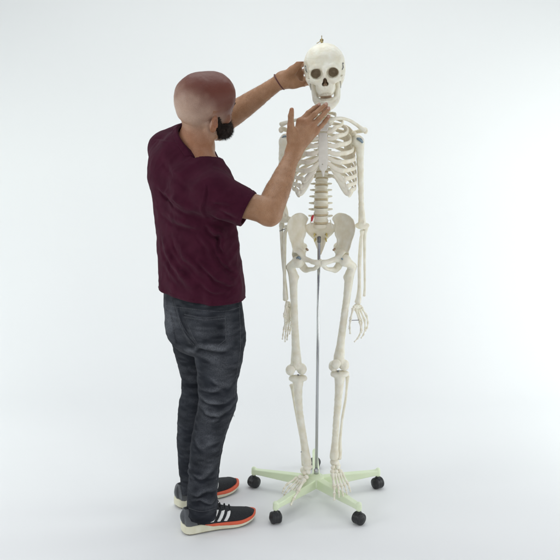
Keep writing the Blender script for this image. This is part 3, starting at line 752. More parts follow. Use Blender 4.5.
mk('joint_cap', *tube(A((341.4, 258.4, -.056), (342.6, 259.4, -.056)), [.0028, .003], 10), BLUEM, fr)
for o, (x, y) in ((fl, (298.0, 374.8)), (fr, (338.0, 371.0))):
    mk('knee_screw', *tube(A((x, y, -.030), (x+.3, y+.3, -.044)), .0032, 10), STEEL, o)
for o, c in ((fl, at(290.6, 370.6, -.052)), (fr, at(336.2, 364.4, -.052))):
    v = Vol(c-.035, c+.035, .0015); v.ell(c+[0, .004, .003], (.0178, .0075, .0150), 0); v.ell(c+[0, .004, -.008], (.010, .006, .011), .012); v.disp(lambda p: .0012*vnoise(p, 70), .01)
    V, F = v.mesh(); mk('patella', V, F, BONE, skel)
def tibia(pl, shaft, ank, fib):
    x0, y0, Y0 = pl
    ch = [([at(x0, y0+4, Y0)]+[at(*p) for p in shaft]+[at(*ank)], [.0195, .0155, .0130, .0120, .0125, .0172]),
          ([at(x0-6.2, y0+2.0, Y0), at(x0+6.2, y0+1.6, Y0)], [.0112, .0112])]
    o = bone('tibia', ch, ells=[(at(x0, y0+2.0, Y0), (.032, .022, .0115)), (at(x0, y0+9, Y0-.010), (.009, .010, .013))])
    V, F = tube(A(*fib), [.0085, .0052, .0048, .0050, .0055, .0082, .0070], 12, n=6)
    mk('fibula', V+np.stack([.0006*vnoise(V, 80)]*3, 1), F, BONE, skel)
    return o
tl = tibia((298.0, 376.4, -.020), [(298.0, 391, -.022), (299.2, 408, -.024), (302.4, 430, -.026), (305.2, 448, -.026)], (307.2, 462.5, -.024),
      [(291.6, 385, .004), (292.8, 393, .014), (295.6, 410, .016), (299.4, 430, .010), (302.2, 446, .004), (303.2, 458, -.006), (303.4, 465, -.010)])
tr = tibia((339.8, 372.0, -.020), [(339.2, 386, -.022), (337.8, 404, -.024), (336.0, 426, -.026), (334.9, 444, -.026)], (334.1, 456.5, -.024),
      [(347.6, 376, -.004), (347.0, 384, .002), (345.8, 398, .004), (342.4, 418, .002), (340.3, 438, -.004), (340.0, 450, -.010), (339.6, 459, -.014)])
mk('fibula_screw', *tube(A((301.0, 452, -.006), (303.4, 451.4, -.024)), .0020, 8), STEEL, tl)

# ---- feet
def foot(ank, tars, rays, heel):
    v = Vol(np.min(A(*tars, heel), axis=0)-.03, np.max(A(*tars, heel), axis=0)+.03, .0015)
    a = at(*ank)
    v.ell(a, (.0175, .020, .0125), 0)
    v.chain([a+[0, .004, -.004], at(*heel)], [.014, .015], .008)
    v.ell(at(*heel), (.014, .020, .014), .008)
    for i, t in enumerate(tars): v.ell(at(*t), (.0092, .0115, .0085), .0016)
    v.disp(lambda p: .0008*vnoise(p, 90), .01)
    V, F = v.mesh(); o = mk('foot', V, F, BONE, skel)
    for j, r_ in enumerate(rays):
        P = A(*r_)
        for i in range(len(P)-1): phal('metatarsal' if i == 0 else 'phalanx', P[i], P[i+1], (.0088 if j == 0 else .0062)*(1 if i == 0 else .86-.12*i), o)
    return o
foot((307.6, 467.0, -.028), [(308.2, 472, -.046), (304.6, 473, -.044), (306.4, 477.0, -.062), (303.2, 478.0, -.058), (300.2, 477.0, -.050)],
 [[(304.8, 479, -.068), (297.6, 491.5, -.120), (293.8, 498.5, -.144), (290.6, 505.5, -.160)],
  [(302.8, 480, -.064), (293.8, 492.5, -.116), (290.6, 497.5, -.136), (288.6, 500.6, -.148), (287.2, 503.0, -.154)],
  [(300.8, 480, -.060), (291.0, 491.0, -.108), (288.0, 495.5, -.126), (286.2, 498.4, -.136), (285.0, 500.6, -.142)],
  [(298.8, 479, -.054), (288.8, 488.0, -.098), (285.8, 492.0, -.114), (284.2, 494.6, -.124), (283.2, 496.8, -.130)],
  [(297.4, 477.5, -.046), (286.6, 484.5, -.084), (284.0, 488.5, -.100), (282.8, 491.2, -.110), (282.2, 493.4, -.116)]], (304.5, 470, .022))
foot((334.6, 462.0, -.028), [(333.0, 467.5, -.050), (337.8, 467.5, -.048), (332.4, 471.6, -.064), (336.2, 471.6, -.062), (340.2, 471.2, -.056)],
 [[(332.6, 473.5, -.070), (334.4, 487.5, -.126), (334.4, 494.0, -.146), (334.2, 500.4, -.160)],
  [(335.2, 473.5, -.070), (338.4, 487.6, -.128), (338.9, 492.4, -.146), (339.1, 495.4, -.156), (339.2, 497.6, -.162)],
  [(337.6, 473.5, -.066), (341.8, 487.2, -.124), (342.6, 491.6, -.140), (343.1, 494.4, -.150), (343.4, 496.6, -.156)],
  [(339.8, 473.0, -.062), (345.0, 486.0, -.116), (346.2, 490.2, -.132), (346.8, 492.8, -.140), (347.2, 494.8, -.146)],
  [(341.6, 472.0, -.056), (348.0, 484.0, -.104), (349.4, 488.0, -.118), (350.2, 490.4, -.126), (350.6, 492.2, -.132)]], (336.5, 466, .020))

# =================================================================== PERSON
man = thing('person', 'bald bearded man in maroon T-shirt and dark jeans touching the skull and chest', 'person', (-.27, -.17, 0))
def rows_px(rows):
    out = []
    for py, Lx, Rx, Y, ratio, yaw in rows:
        l = at(Lx, py, Y); r = at(Rx, py, Y); hw = (r[0]-l[0])/2; t = math.radians(yaw)
        a = hw/math.sqrt(math.cos(t)**2+(ratio*math.sin(t))**2)
        out.append((l[2], (l[0]+r[0])/2, Y, a, a*ratio, t))
    return out
# head frame
hf_ = nrm((.74, .60, -.01)); hu_ = nrm((-.06, -.46, .88)); hr_ = nrm(np.cross(hf_, hu_)); hu_ = np.cross(hr_, hf_)
HM = np.stack([hr_, hf_, hu_], 1)      # columns: right, forward, up
HS = 1.015
hc = at(206.0, 101.8, -.20)
def Hd(x, y, z): return hc+HM @ (np.array([x, y, z])*HS)

RS, RE, RW = at(214, 196.0, -.34), at(269, 211.5, -.37), at(293.5, 153, -.20)
SS, SE = at(212, 192, -.335), at(268, 218.5, -.372)
LSh, LE, LW = at(166, 148, -.10), at(219, 124, .07), at(281.5, 80.5, .0)
NB = at(195, 147, -.20); CC = at(195.5, 142, -.20); ND = nrm((.62, -.34, .70))

def build_body():
    v = Vol((-.47, -.47, .95), (.20, .20, 1.66), .0023)
    # torso core, inside the shirt
    v.stack([(z, x, y, a-.016, b-.016, t) for z, x, y, a, b, t in rows_px(TORSO[1:-1])], .01)
    v.cone(CC-ND*.045, CC-ND*.012, .070, .062, .02)
    v.chain([NB+[0, .0, -.05], NB+[.004, 0, 0], Hd(0, -.016, -.075)], [.060, .0510, .048], .02)
    v.cone(NB+[-.01, .02, -.03], LSh, .045, .045, .03); v.cone(NB+[.01, -.02, -.03], RS, .045, .045, .03)
    # sterno-mastoid cords
    v.cone(Hd(.058, -.020, -.050), NB+[.05, .03, -.03], .013, .011, .016)
    # arms
    def armc(S, E, W, k=.015):
        d = E-S
        v.chain([S, S+d*.35, S+d*.72, E], [.045, .0445, .0425, .0415], k, 3)
        f = W-E
        v.chain([E, E+f*.22, E+f*.55, E+f*.85, W], [.041, .0425, .035, .0265, .0255], k, 4)
    armc(RS, RE, RW); armc(LSh, LE, LW)
    v.ell(RE+nrm(RE-RW)*.012+np.array([.006, 0, -.004]), (.030, .030, .030), .02)
    # ---- right hand: back of hand to the camera
    def finger(P, r, k=.004):
        P = A(*P); n = len(P); v.cone(P[0], P[1], r*1.12, r*1.03, .007)
        for i in range(1, n-1): v.cone(P[i], P[i+1], r*(1.05-.07*i), r*(.97-.07*i), k)
    K = [(300.0, 121.5, -.168), (306.0, 122.5, -.175), (311.8, 126.0, -.175), (316.2, 131.0, -.168)]
    for kx in K:
        v.cone(RW+[0, 0, .004], at(*kx), .0185, .0125, .014)
    v.cone(RW, at(305.5, 134, -.178), .024, .022, .014)
    finger([K[0], (308.0, 112.8, -.158), (314.0, 108.2, -.142), (318.8, 105.2, -.130)], .0084)
    finger([K[1], (314.6, 114.2, -.166), (321.0, 108.6, -.148), (325.8, 104.8, -.134)], .0086)
    finger([K[2], (319.0, 119.2, -.166), (324.2, 113.6, -.150), (328.4, 109.0, -.136)], .0083)
    finger([K[3], (321.2, 126.2, -.160), (325.0, 121.4, -.148), (328.4, 117.0, -.138)], .0073)
    # thumb
    v.cone(RW+[0, 0, .004], at(291.6, 131, -.196), .020, .0150, .014)
    v.cone(at(292.0, 138, -.196), at(290.8, 125, -.205), .0155, .0115, .010)
    v.cone(at(290.8, 125, -.205), at(291.0, 116, -.210), .0112, .0098, .004)
    v.cone(at(291.0, 116, -.210), at(291.8, 109.8, -.208), .0100, .0080, .003)
    # ---- left hand: palm against the side of the skull, fingers round its back
    KL = [(297.5, 67.5, .030), (299.5, 72.5, .046), (299.8, 78.0, .050), (298.8, 83.0, .044)]
    for kx in KL: v.cone(LW+[.004, 0, 0], at(*kx), .0215, .0128, .016)
    v.cone(LW+[.01, -.002, 0], at(293, 82.5, .010), .0215, .0200, .012)
    finger([KL[0], (302.5, 64.0, .075), (309.0, 63.5, .092), (315.5, 64.0, .098)], .0088)
    finger([KL[1], (304.5, 71.5, .090), (312.5, 71.8, .104), (320.0, 72.3, .108)], .0090)
    finger([KL[2], (305.0, 79.0, .088), (312.5, 80.0, .098), (319.5, 80.8, .100)], .0086)
    finger([KL[3], (303.8, 84.2, .078), (309.5, 83.6, .094), (315.5, 83.6, .098)], .0078)
    v.cone(LW+[.006, -.004, .006], at(292.5, 70.5, -.012), .020, .0155, .012)
    v.cone(at(292.5, 70.5, -.012), at(298.5, 64.2, -.022), .0145, .0112, .008)
    v.cone(at(298.5, 64.2, -.022), at(302.8, 58.8, -.030), .0108, .0080, .003)
    v.cone(at(293, 84.5, .000), at(302.5, 84.0, .012), .0150, .0110, .010)
    # ---- head
    def E(c, r, k, op='add', M2=None): v.ell(Hd(*c), np.array(r)*HS, k, HM if M2 is None else HM@M2, op)
    E((0, -.012, .008), (.0770, .0950, .0830), 0)
    E((0, -.040, .014), (.0700, .0640, .0720), .03)
    E((0, .024, .038), (.064, .062, .058), .03)
    E((0, .030, .012), (.064, .060, .060), .03)
    E((0, .038, -.045), (.056, .052, .060), .025)
    E((0, .045, -.090), (.046, .042, .036), .02)
    E((0, .078, -.108), (.020, .018, .018), .02)
    E((0, -.044, -.032), (.052, .042, .042), .03)
    for s in (-1, 1):
        v.chain([Hd(s*.058, .000, -.055), Hd(s*.050, .022, -.095), Hd(s*.022, .066, -.116)], [.016, .014, .013], .014, 2)
        v.chain([Hd(s*.010, .088, -.004), Hd(s*.030, .084, .0), Hd(s*.047, .066, -.006)], [.007, .007, .006], .010, 2)
        E((s*.030, .090, -.020), (.016, .012, .012), .008, 'sub')
        E((s*.031, .075, -.020), (.0125, .0125, .0115), .003)
        E((s*.046, .060, -.042), (.016, .016, .013), .014)
        # ear: dished shell with rim and lobe
        e0 = Hd(s*.077, -.009, -.045)
        tilt = np.array([[.93, s*.36, 0], [-s*.36, .93, 0], [0, 0, 1.]])
        Me = HM@tilt.T
        v.ell(e0, np.array((.0080, .0180, .0290))*HS, .004, Me)
        v.ell(e0+HM@np.array([s*.0075, .001, .004])*HS, np.array((.0062, .0095, .0165))*HS, .003, Me, 'sub')
        v.ell(e0+HM@np.array([s*.003, .003, -.020])*HS, np.array((.0058, .0085, .0090))*HS, .004, Me)
        v.cone(e0+HM@np.array([s*.001, .012, -.002]), e0+HM@np.array([s*.002, .013, -.010]), .0035, .003, .003)
    v.chain([Hd(0, .090, -.010), Hd(0, .101, -.036), Hd(0, .104, -.044)], [.0070, .0090, .0085], .006, 3)
    for s in (-1, 1): v.cone(Hd(s*.011, .098, -.048), Hd(s*.009, .102, -.047), .0072, .0065, .005)
    v.chain([Hd(-.022, .084, -.074), Hd(0, .096, -.070), Hd(.022, .084, -.074)], [.0035, .0052, .0035], .006, 3)
    v.chain([Hd(-.020, .083, -.082), Hd(0, .094, -.083), Hd(.020, .083, -.082)], [.0040, .0062, .0040], .006, 3)
    # nape crease, tendon and muscle relief
    def skinfold(p):
        hd_ = (np.linalg.norm(p-hc, axis=1) < .10)*.6
        o = (.0012*vnoise(p, 38)+.0005*vnoise(p, 110))*(1-hd_)
        q = (p-hc)@HM/HS
        o -= .0012*np.exp(-((q[:,2]+.086+.10*np.abs(q[:,0])-.02)/.0035)**2)*(q[:,1] < -.02)*(np.abs(q[:,0]) < .055)
        return o
    v.disp(skinfold, .012)
    return v
# shirt sections: py, left px, right px, Y, depth ratio, yaw
TORSO = [(308, 158, 244.8, -.185, .68, -42), (297, 158.8, 244.4, -.185, .68, -42), (280, 157.4, 244, -.19, .67, -42), (260, 156.8, 241.2, -.195, .66, -42), (240, 155.6, 238.6, -.20, .64, -42),
         (220, 153.6, 236.5, -.20, .62, -41), (200, 151.6, 236.5, -.20, .60, -40), (182, 149.6, 235, -.20, .58, -38), (166, 149.5, 228, -.20, .56, -36), (152, 153, 216, -.19, .58, -34), (143, 163, 205, -.19, .62, -32)]

def seg_dist(p2, a, b):
    e = b-a; t = np.clip(((p2-a)@e)/max(e@e, 1e-9), 0, 1); return np.linalg.norm(p2-a-t[:,None]*e, axis=1), t
def fold_fn(folds, Y=-.3, gain=1.0, wide=1.5):
    """folds: (px points, height, width): soft ridges with a valley beneath them, running over the cloth; lines wander a little."""
    F_ = []
    for pts, h, wd in folds:
        P = spline([(q[0], q[2]) for q in [at(x, y, Y) for x, y in pts]], 4); F_.append((P, h*gain, wd*wide))
    def fn(p):
        wob = np.stack([vnoise(p, 30, 4.2), vnoise(p, 30, 9.1)], 1)*.006+np.stack([vnoise(p, 75, 1.2), vnoise(p, 75, 6.1)], 1)*.0022
        p2 = p[:,[0, 2]]+wob; o = np.zeros(len(p)); front = 1/(1+np.exp((p[:,1]+.17)/.02)); amp = 1+.55*vnoise(p, 24, 2.7)
        for P, h, wd in F_:
            n = len(P)-1
            near = (p2[:,0] > P[:,0].min()-4*wd) & (p2[:,0] < P[:,0].max()+4*wd) & (p2[:,1] > P[:,1].min()-4*wd) & (p2[:,1] < P[:,1].max()+4*wd)
            ii = np.nonzero(near)[0]; q2 = p2[ii]; bst = np.full(len(ii), 9.); t2 = np.zeros(len(ii)); sg = np.zeros(len(ii))
            for i in range(n):
                d, t = seg_dist(q2, P[i], P[i+1]); m = d < bst; e = P[i+1]-P[i]
                cr = e[0]*(q2[:,1]-P[i][1])-e[1]*(q2[:,0]-P[i][0])
                bst[m] = d[m]; t2[m] = (i+t[m])/n; sg[m] = np.sign(cr[m])
            env = np.sin(np.pi*np.clip(t2, 0, 1))**.9
            x = bst*sg/(wd*(.65+.6*t2))
            o[ii] += h*env*amp[ii]*(np.exp(-(x-.7)**2)-.75*np.exp(-(x+.55)**2*2.2))
        return o*front
    return fn
def ridged(p, f, off=0):
    return (1.06-np.sqrt(vnoise(p, f, off)**2+.02))**2-.45

def build_shirt():
    v = Vol((-.49, -.48, .86), (.02, .13, 1.50), .0026)
    v.stack(rows_px(TORSO), .0, cap=.006, ex=2.15)
    v.cone(NB+[-.012, .02, -.030], LSh+[0, 0, -.004], .052, .052, .035); v.cone(NB+[.012, -.02, -.045], SS, .050, .058, .035)
    v.chain([at(185, 178, -.28), at(188, 200, -.30)], [.045, .05], .05)       # shoulder blade mass
    v.ell(at(170, 172, -.17), (.06, .07, .08), .05)
    d = SE-SS
    v.chain([SS, SS+d*.30, SS+d*.60], [.065, .0625, .0605], .03, 2)
    d2 = LE-LSh
    v.chain([LSh, LSh+d2*.3, LSh+d2*.62], [.056, .056, .054], .03, 2)
    v.cone(SS+[0, .02, -.030], SS+d*.35+np.array([0, .02, -.012]), .050, .045, .03)
    # collar ring
    nd = ND
    v.cone(CC-nd*.045, CC+nd*.006, .084, .075, .03)
    s0 = v.d.copy()
    # folds
    fo = fold_fn([([(152, 190), (168, 199), (188, 208), (208, 217)], .0075, .010),
        ([(156, 214), (172, 222), (192, 226), (212, 224)], .004, .010),
        ([(158, 158), (172, 172), (186, 181), (203, 190)], .0035, .011),
        ([(208, 178), (206.5, 192), (206, 206), (208, 219)], -.0032, .005),
        ([(222, 203), (233, 209), (246, 211)], .0030, .008), ([(211, 211), (222, 217), (234, 221)], .0040, .008),
        ([(213, 198), (226, 198), (240, 201)], .0028, .008),
        ([(158, 240), (166, 262), (180, 280), (196, 291)], .0065, .010), ([(170, 236), (182, 256), (198, 270), (214, 278)], .0050, .010),
        ([(196, 258), (208, 270), (222, 280), (236, 287)], .0060, .009), ([(212, 238), (220, 256), (230, 268), (240, 274)], .0045, .009),
        ([(220, 228), (222, 245), (228, 258)], .0050, .008), ([(159, 268), (170, 280), (184, 290)], .0040, .009),
        ([(205, 224), (214, 232), (226, 236)], .0055, .008), ([(196, 232), (206, 246), (214, 262)], .0030, .009),
        ([(166, 250), (186, 268), (206, 286)], .0030, .009), ([(200, 282), (214, 290), (230, 294)], .0035, .008)])
    rows_gain = 1.25
    def cloth(p):
        u = p[:,0]*.8+p[:,2]*.6; w2 = -p[:,0]*.6+p[:,2]*.8
        pr = np.stack([u*.45, p[:,1]*.8, w2], 1)
        o = 1.7*fo(p)+.0040*ridged(pr, 22, 3.3)+.0014*ridged(pr, 52, 1.3)+.0018*vnoise(p, 16)
        # lower part drapes in soft pleats
        dn = np.clip((1.14-p[:,2])/.22, 0, 1)
        o += dn*.0035*np.sin((p[:,0]*1.1-p[:,1]*.8)*55+p[:,2]*14+2*vnoise(p, 6))*np.clip(vnoise(p, 9)+.6, 0, 1)
        return o
    v.disp(cloth, .016)
    # hem plane: trim the lower edge (dips to the side nearest the camera)
    X, Y, Z = np.ix_(*v.ax)
    pl, pm, pr = at(161, 289.5, -.16), at(213, 304.5, -.31), at(243, 297, -.17)
    nrmv = nrm(np.cross(pm-pl, pr-pl)); nrmv = nrmv if nrmv[2] > 0 else -nrmv
    hem = (X-pl[0])*nrmv[0]+(Y-pl[1])*nrmv[1]+(Z-pl[2])*nrmv[2]
    rib = v.d-.0015
    v.d[:] = smax(v.d, -hem.astype(np.float32), .004)
    band = np.maximum(rib, np.abs(hem-.0105)-.0010)
    # sleeve cuff
    def cut(Sp, dirv, dist):
        dirv = nrm(dirv); q = Sp+dirv*dist
        return (X-q[0])*dirv[0]+(Y-q[1])*dirv[1]+(Z-q[2])*dirv[2]
    for S, E_, fr_, rr in ((SS, SE, .655, .0525), (LSh, LE, .62, .049)):
        dv_ = E_-S; ln = np.linalg.norm(dv_)*fr_
        cp = cut(S, dv_, ln)
        ax_ = nrm(dv_)
        rad = np.sqrt(np.maximum((X-S[0])**2+(Y-S[1])**2+(Z-S[2])**2-((X-S[0])*ax_[0]+(Y-S[1])*ax_[1]+(Z-S[2])*ax_[2])**2, 0))
        cyl = rad-.095
        region = np.maximum(cyl, -(cp+.05))               # near this sleeve end only
        v.d[:] = np.where(region < 0, smax(v.d, cp.astype(np.float32), .003), v.d)
        v.d[:] = np.maximum(v.d, -np.maximum(rad-rr, -(cp+.03)).astype(np.float32))
        v.d[:] = smin(v.d, np.maximum(np.maximum(rib-.0002, np.abs(cp+.012)-.0009), cyl).astype(np.float32)+0.0, 0)
    # neck opening
    colr = CC
    hn = (X-colr[0])*nd[0]+(Y-colr[1])*nd[1]+(Z-colr[2])*nd[2]
    # opening tilts: lower at the throat
    rn = np.sqrt(np.maximum((X-CC[0])**2+(Y-CC[1])**2+(Z-CC[2])**2-((X-CC[0])*nd[0]+(Y-CC[1])*nd[1]+(Z-CC[2])*nd[2])**2, 0))
    v.d[:] = np.where(rn < .105, smax(v.d, (hn).astype(np.float32), .003), v.d)
    v.d[:] = np.maximum(v.d, -np.maximum(rn-.0685, -(hn+.05)).astype(np.float32))
    # hollow bottom
    v.d[:] = np.maximum(v.d, -np.maximum(s0+.006, hem-.03).astype(np.float32))
    v.d[:] = np.minimum(v.d, np.maximum(band, .0*band-1).astype(np.float32))
    return v, rib, hn, rn, nd
print('shirt'); shv, rib, hn, rn, nd = build_shirt()
collar_field = np.maximum(np.maximum(rib-.0016, hn-.0022), np.maximum(-(hn+.017), np.maximum(rn-.098, -(rn-.0683)))).astype(np.float32)
V, F = shv.mesh(); shirtV, shirtF = V, F
shirt = mk('shirt', V, F, SHIRT, man); shirt['label'] = 'maroon short-sleeved cotton T-shirt'
V, F = shv.mesh(collar_field)
if len(V): mk('collar', V, F, SHIRT, shirt)
del rib, hn, rn, collar_field

print('body'); bv = build_body(); V, F = bv.mesh()
q = (V-hc)@HM/HS
def sst(x, a, b): t = np.clip((x-a)/(b-a), 0, 1); return t*t*(3-2*t)
inhead = sst(q[:,2], -.16, -.13)*(np.linalg.norm(q, axis=1) < .15)
nzv = vnoise(V, 26)*.5+vnoise(V, 60)*.3
red = sst(q[:,2]+.030*nzv+.45*q[:,1], -.080, .045)*inhead
stub_highlight = sst(q[:,2]+.02*nzv, -.115, -.035)*(1-sst(q[:,1]-.3*q[:,2], .045, .070))*inhead
stub_highlight *= 1-sst(np.abs(q[:,0]), .0755, .080)*(q[:,2] < 0)*(np.abs(q[:,1]+.004) < .02)
blue = np.exp(-((np.abs(q[:,0])-.082)/.012)**2-((q[:,1]+.009)/.02)**2-((q[:,2]+.047)/.03)**2)*inhead
blue = np.maximum(blue, .8*sst(-q[:,2], .055, .10)*(1-sst(q[:,1], -.02, .03))*(np.linalg.norm(q, axis=1) < .19)*.6)
for K in [(318.8, 105.2, -.130), (325.8, 104.8, -.134), (328.4, 109, -.136), (328.4, 117, -.138), (291.8, 109.8, -.208), (302.8, 58.8, -.03)]+[(300, 121.5, -.168), (306, 122.5, -.175), (311.8, 126, -.175), (316.2, 131, -.168)]:
    blue = np.maximum(blue, .55*np.exp(-(np.linalg.norm(V-at(*K), axis=1)/.014)**2))
# far forearm and palms are a little ruddier
col = np.stack([red, stub_highlight, blue], 1)
body = mk('body', V, F, SKIN, man, col=col)
body['label'] = 'tanned skin with a sunburnt bald scalp'
bodyV, bodyF, bodyQ = V, F, q

# ---- fine hair on the forearms
fcb = bodyV[bodyF].mean(1); nb = np.cross(bodyV[bodyF[:,2]]-bodyV[bodyF[:,0]], bodyV[bodyF[:,3]]-bodyV[bodyF[:,1]]); nb /= np.linalg.norm(nb, axis=1)[:,None]+1e-12
rs = np.random.RandomState(11)
for a_, b_ in ((RE, RW), (LE, LW)):
    f_ = b_-a_; t_ = ((fcb-a_)@f_)/(f_@f_); dd_ = np.linalg.norm(fcb-a_-t_[:,None]*f_, axis=1)
    cand = np.nonzero((t_ > .08) & (t_ < .93) & (dd_ < .06))[0]; pick = rs.choice(cand, 1500); hv = []; hfc = []
    for i in pick:
        d = nrm(nb[i]*.45+nrm(f_)*.8+rs.normal(0, .25, 3)); ln = rs.uniform(.005, .011); a = nrm(np.cross(d, rs.normal(0, 1, 3)))*.00011; b = np.cross(d, a); p = fcb[i]-nb[i]*.0005; k = len(hv)
        hv += [p+a, p-a*.5+b*.87, p-a*.5-b*.87, p+d*ln]; hfc += [(k, k+1, k+3), (k+1, k+2, k+3), (k+2, k, k+3)]
    mk('arm_hair', np.array(hv), hfc, HAIR, man)
# ---- beard: clipped mass plus strands
def beard():
    v = Vol(Hd(0, .05, -.08)-.11, Hd(0, .05, -.08)+.11, .0022)
    for s in (-1, 1):
        v.chain([Hd(s*.066, .010, -.030), Hd(s*.061, .022, -.062), Hd(s*.051, .044, -.086), Hd(s*.032, .078, -.092), Hd(0, .096, -.091)], [.005, .012, .018, .020, .022], .012, 4)
        v.chain([Hd(s*.050, .050, -.070), Hd(s*.030, .078, -.084), Hd(s*.020, .088, -.100)], [.011, .011, .014], .012, 3)
        v.chain([Hd(s*.026, .086, -.070), Hd(s*.010, .100, -.063), Hd(0, .102, -.062)], [.005, .0062, .006], .006, 3)
    for s in (-1, 1):
        v.ell(Hd(s*.042, .050, -.076), np.array((.027, .040, .028)), .012, HM); v.ell(Hd(s*.058, .012, -.060), np.array((.013, .016, .030)), .012, HM)
    v.ell(Hd(0, .083, -.085), np.array((.037, .033, .027)), .014, HM)
    v.disp(lambda p: .0030*vnoise(p, 110)+.0016*vnoise(p, 260), .012)
    return v.mesh()
V, F = beard()
me_ = (V[F[:,2]]-V[F[:,0]]); fn = np.cross(me_, V[F[:,3]]-V[F[:,1]]); fn /= np.linalg.norm(fn, axis=1)[:,None]+1e-12; fc = V[F].mean(1)
rs = np.random.RandomState(5); pick = rs.choice(len(fc), 7000)
hv = []; hfc = []
down = -hu_*.55+hf_*.25
for j, i in enumerate(pick):
    d = nrm(fn[i]*1.0+down*.9+rs.normal(0, .28, 3)); ln = rs.uniform(.006, .013); a = nrm(np.cross(d, rs.normal(0, 1, 3)))*.00042; b = np.cross(d, a)
    p = fc[i]-d*.002; k = len(hv)
    hv += [p+a, p-a*.5+b*.87, p-a*.5-b*.87, p+d*ln+down*.002]; hfc += [(k, k+1, k+3), (k+1, k+2, k+3), (k+2, k, k+3)]
mk('beard', *merge((V, F.tolist()), (np.array(hv), hfc)), HAIR, man)

# ---- face bits and small wear
for s in (-1, 1):
    v = Vol(Hd(s*.031, .079, -.020)-.016, Hd(s*.031, .079, -.020)+.016, .0012)
    pts = [Hd(s*.014, .094, .0015), Hd(s*.030, .0935, .0065), Hd(s*.046, .076, .0005)]
    V, F = tube(pts, [.0022, .0032, .0015], 8, n=5); mk('eyebrow', V, F, HAIR, man)
IRIS = mat('brown_iris', (.05, .025, .012), .2, vs=300)
EYEW = mat('eye_white', (.55, .50, .46), .2, vs=80)
for s in (-1, 1):
    ec = Hd(s*.031, .0770, -.019); prf = [(.0105*math.sin(t), -.0105*math.cos(t)) for t in np.linspace(.02, math.pi-.02, 12)]
    V, F = lathe(prf, 20); ey = mk('eye', V+ec, F, EYEW, man)
    ax_e = HM@np.array([s*.1, 1, 0]); V, F = tube([ec+ax_e*.0085, ec+ax_e*.0104], [.0052, .0048], 14); mk('iris', V, F, IRIS, ey)
# bracelet on the far wrist
bc_ = LE+(LW-LE)*.965; ax_ = nrm(LW-LE); e1 = nrm(np.cross(ax_, (0, 1, 0))); e2 = np.cross(ax_, e1)
mk('bracelet', *tube([bc_+(e1*math.cos(a)+e2*math.sin(a))*.0305+ax_*.004*math.sin(a) for a in np.linspace(0, 2*math.pi, 48)], .0024, 8, cap=False), BRACE, man)

# nails on fingertips that show
def nail(p, d, up, sz):
    d = nrm(d); up = nrm(np.array(up)-d*(np.array(up)@d)); sd = np.cross(d, up); V = []; F = []
    for i in range(7):
        for j in range(7):
            u = (i/6-.5)*2; w_ = (j/6-.5)*2; q = (1-.25*max(0, w_)**4)*u
            V.append(np.array(p)+d*w_*sz*.62+sd*q*sz*.5+up*(sz*.16*(1-u*u)))
    for i in range(6):
        for j in range(6): F.append((i*7+j, i*7+j+1, (i+1)*7+j+1, (i+1)*7+j))
    return np.array(V), F
NAIL = mat('nail', (.47, .28, .21), .3, vs=100)
cv = np.array([0, -CD, CH])
nl = []
for a_, b_ in (((314.0, 108.2, -.142), (318.8, 105.2, -.130)), ((321.0, 108.6, -.148), (325.8, 104.8, -.134)), ((324.2, 113.6, -.150), (328.4, 109, -.136)), ((325.0, 121.4, -.148), (328.4, 117, -.138))):
    a_, b_ = at(*a_), at(*b_); d_ = nrm(b_-a_); up = nrm(np.array([-.25, -1, .35])-d_*(np.array([-.25, -1, .35])@d_))
    V, F = nail(b_+up*.0061-d_*.001, d_, up, .0098); mk('fingernail', V, F, NAIL, body)
# =================================================================== JEANS
print('jeans')
HIPS = [(286, 164, 238, -.185, .66, -44), (296, 163.2, 240.6, -.185, .66, -44), (306, 163.2, 242.6, -.185, .67, -44), (318, 164.6, 243.8, -.18, .70, -44), (330, 167.2, 244.0, -.18, .70, -42), (342, 171.5, 243.4, -.18, .72, -42), (352, 179, 240, -.18, .70, -42)]
NEAR = [(326, 196, 238, -.225, .85, -28), (335, 193, 242.0, -.23, .92, -26), (347, 193.5, 243.2, -.235, .95, -22), (362, 196, 241.8, -.24, .97, -20), (380, 198, 237.6, -.24, 1.0, -15), (392, 199, 236.6, -.24, 1.0, -15), (402, 199, 236.4, -.24, 1.0, -15),
        (412, 197.2, 234.4, -.24, 1.0, -15), (422, 195, 230.6, -.24, 1.0, -15), (434, 192.2, 226.0, -.24, 1.02, -12), (448, 190.2, 222.6, -.242, 1.02, -10), (462, 189.4, 220.2, -.244, 1.05, -8), (478, 188.6, 218.6, -.248, 1.05, -6), (492, 187.8, 217.6, -.250, 1.1, -4), (502, 187.4, 217.6, -.252, 1.15, -2), (511, 187.2, 217.0, -.252, 1.2, 0), (516, 187.6, 216.6, -.252, 1.2, 0)]
FAR = [(326, 174, 204, -.13, .85, -30), (335, 171, 208, -.12, .88, -26), (347, 172.8, 210, -.11, .90, -22), (362, 177.2, 209.5, -.10, .95, -20), (378, 181.6, 209, -.095, 1.0, -15), (390, 181.4, 209, -.09, 1.0, -15), (400, 179.4, 209, -.088, 1.0, -15),
       (412, 178.0, 208, -.085, 1.0, -15), (426, 177.2, 206, -.08, 1.02, -12), (444, 177.2, 204.5, -.078, 1.02, -10), (460, 178.2, 203.5, -.075, 1.03, -8), (474, 179.8, 203, -.072, 1.05, -6), (484, 180.4, 203, -.070, 1.08, -4), (491, 180.6, 203, -.070, 1.1, 0)]
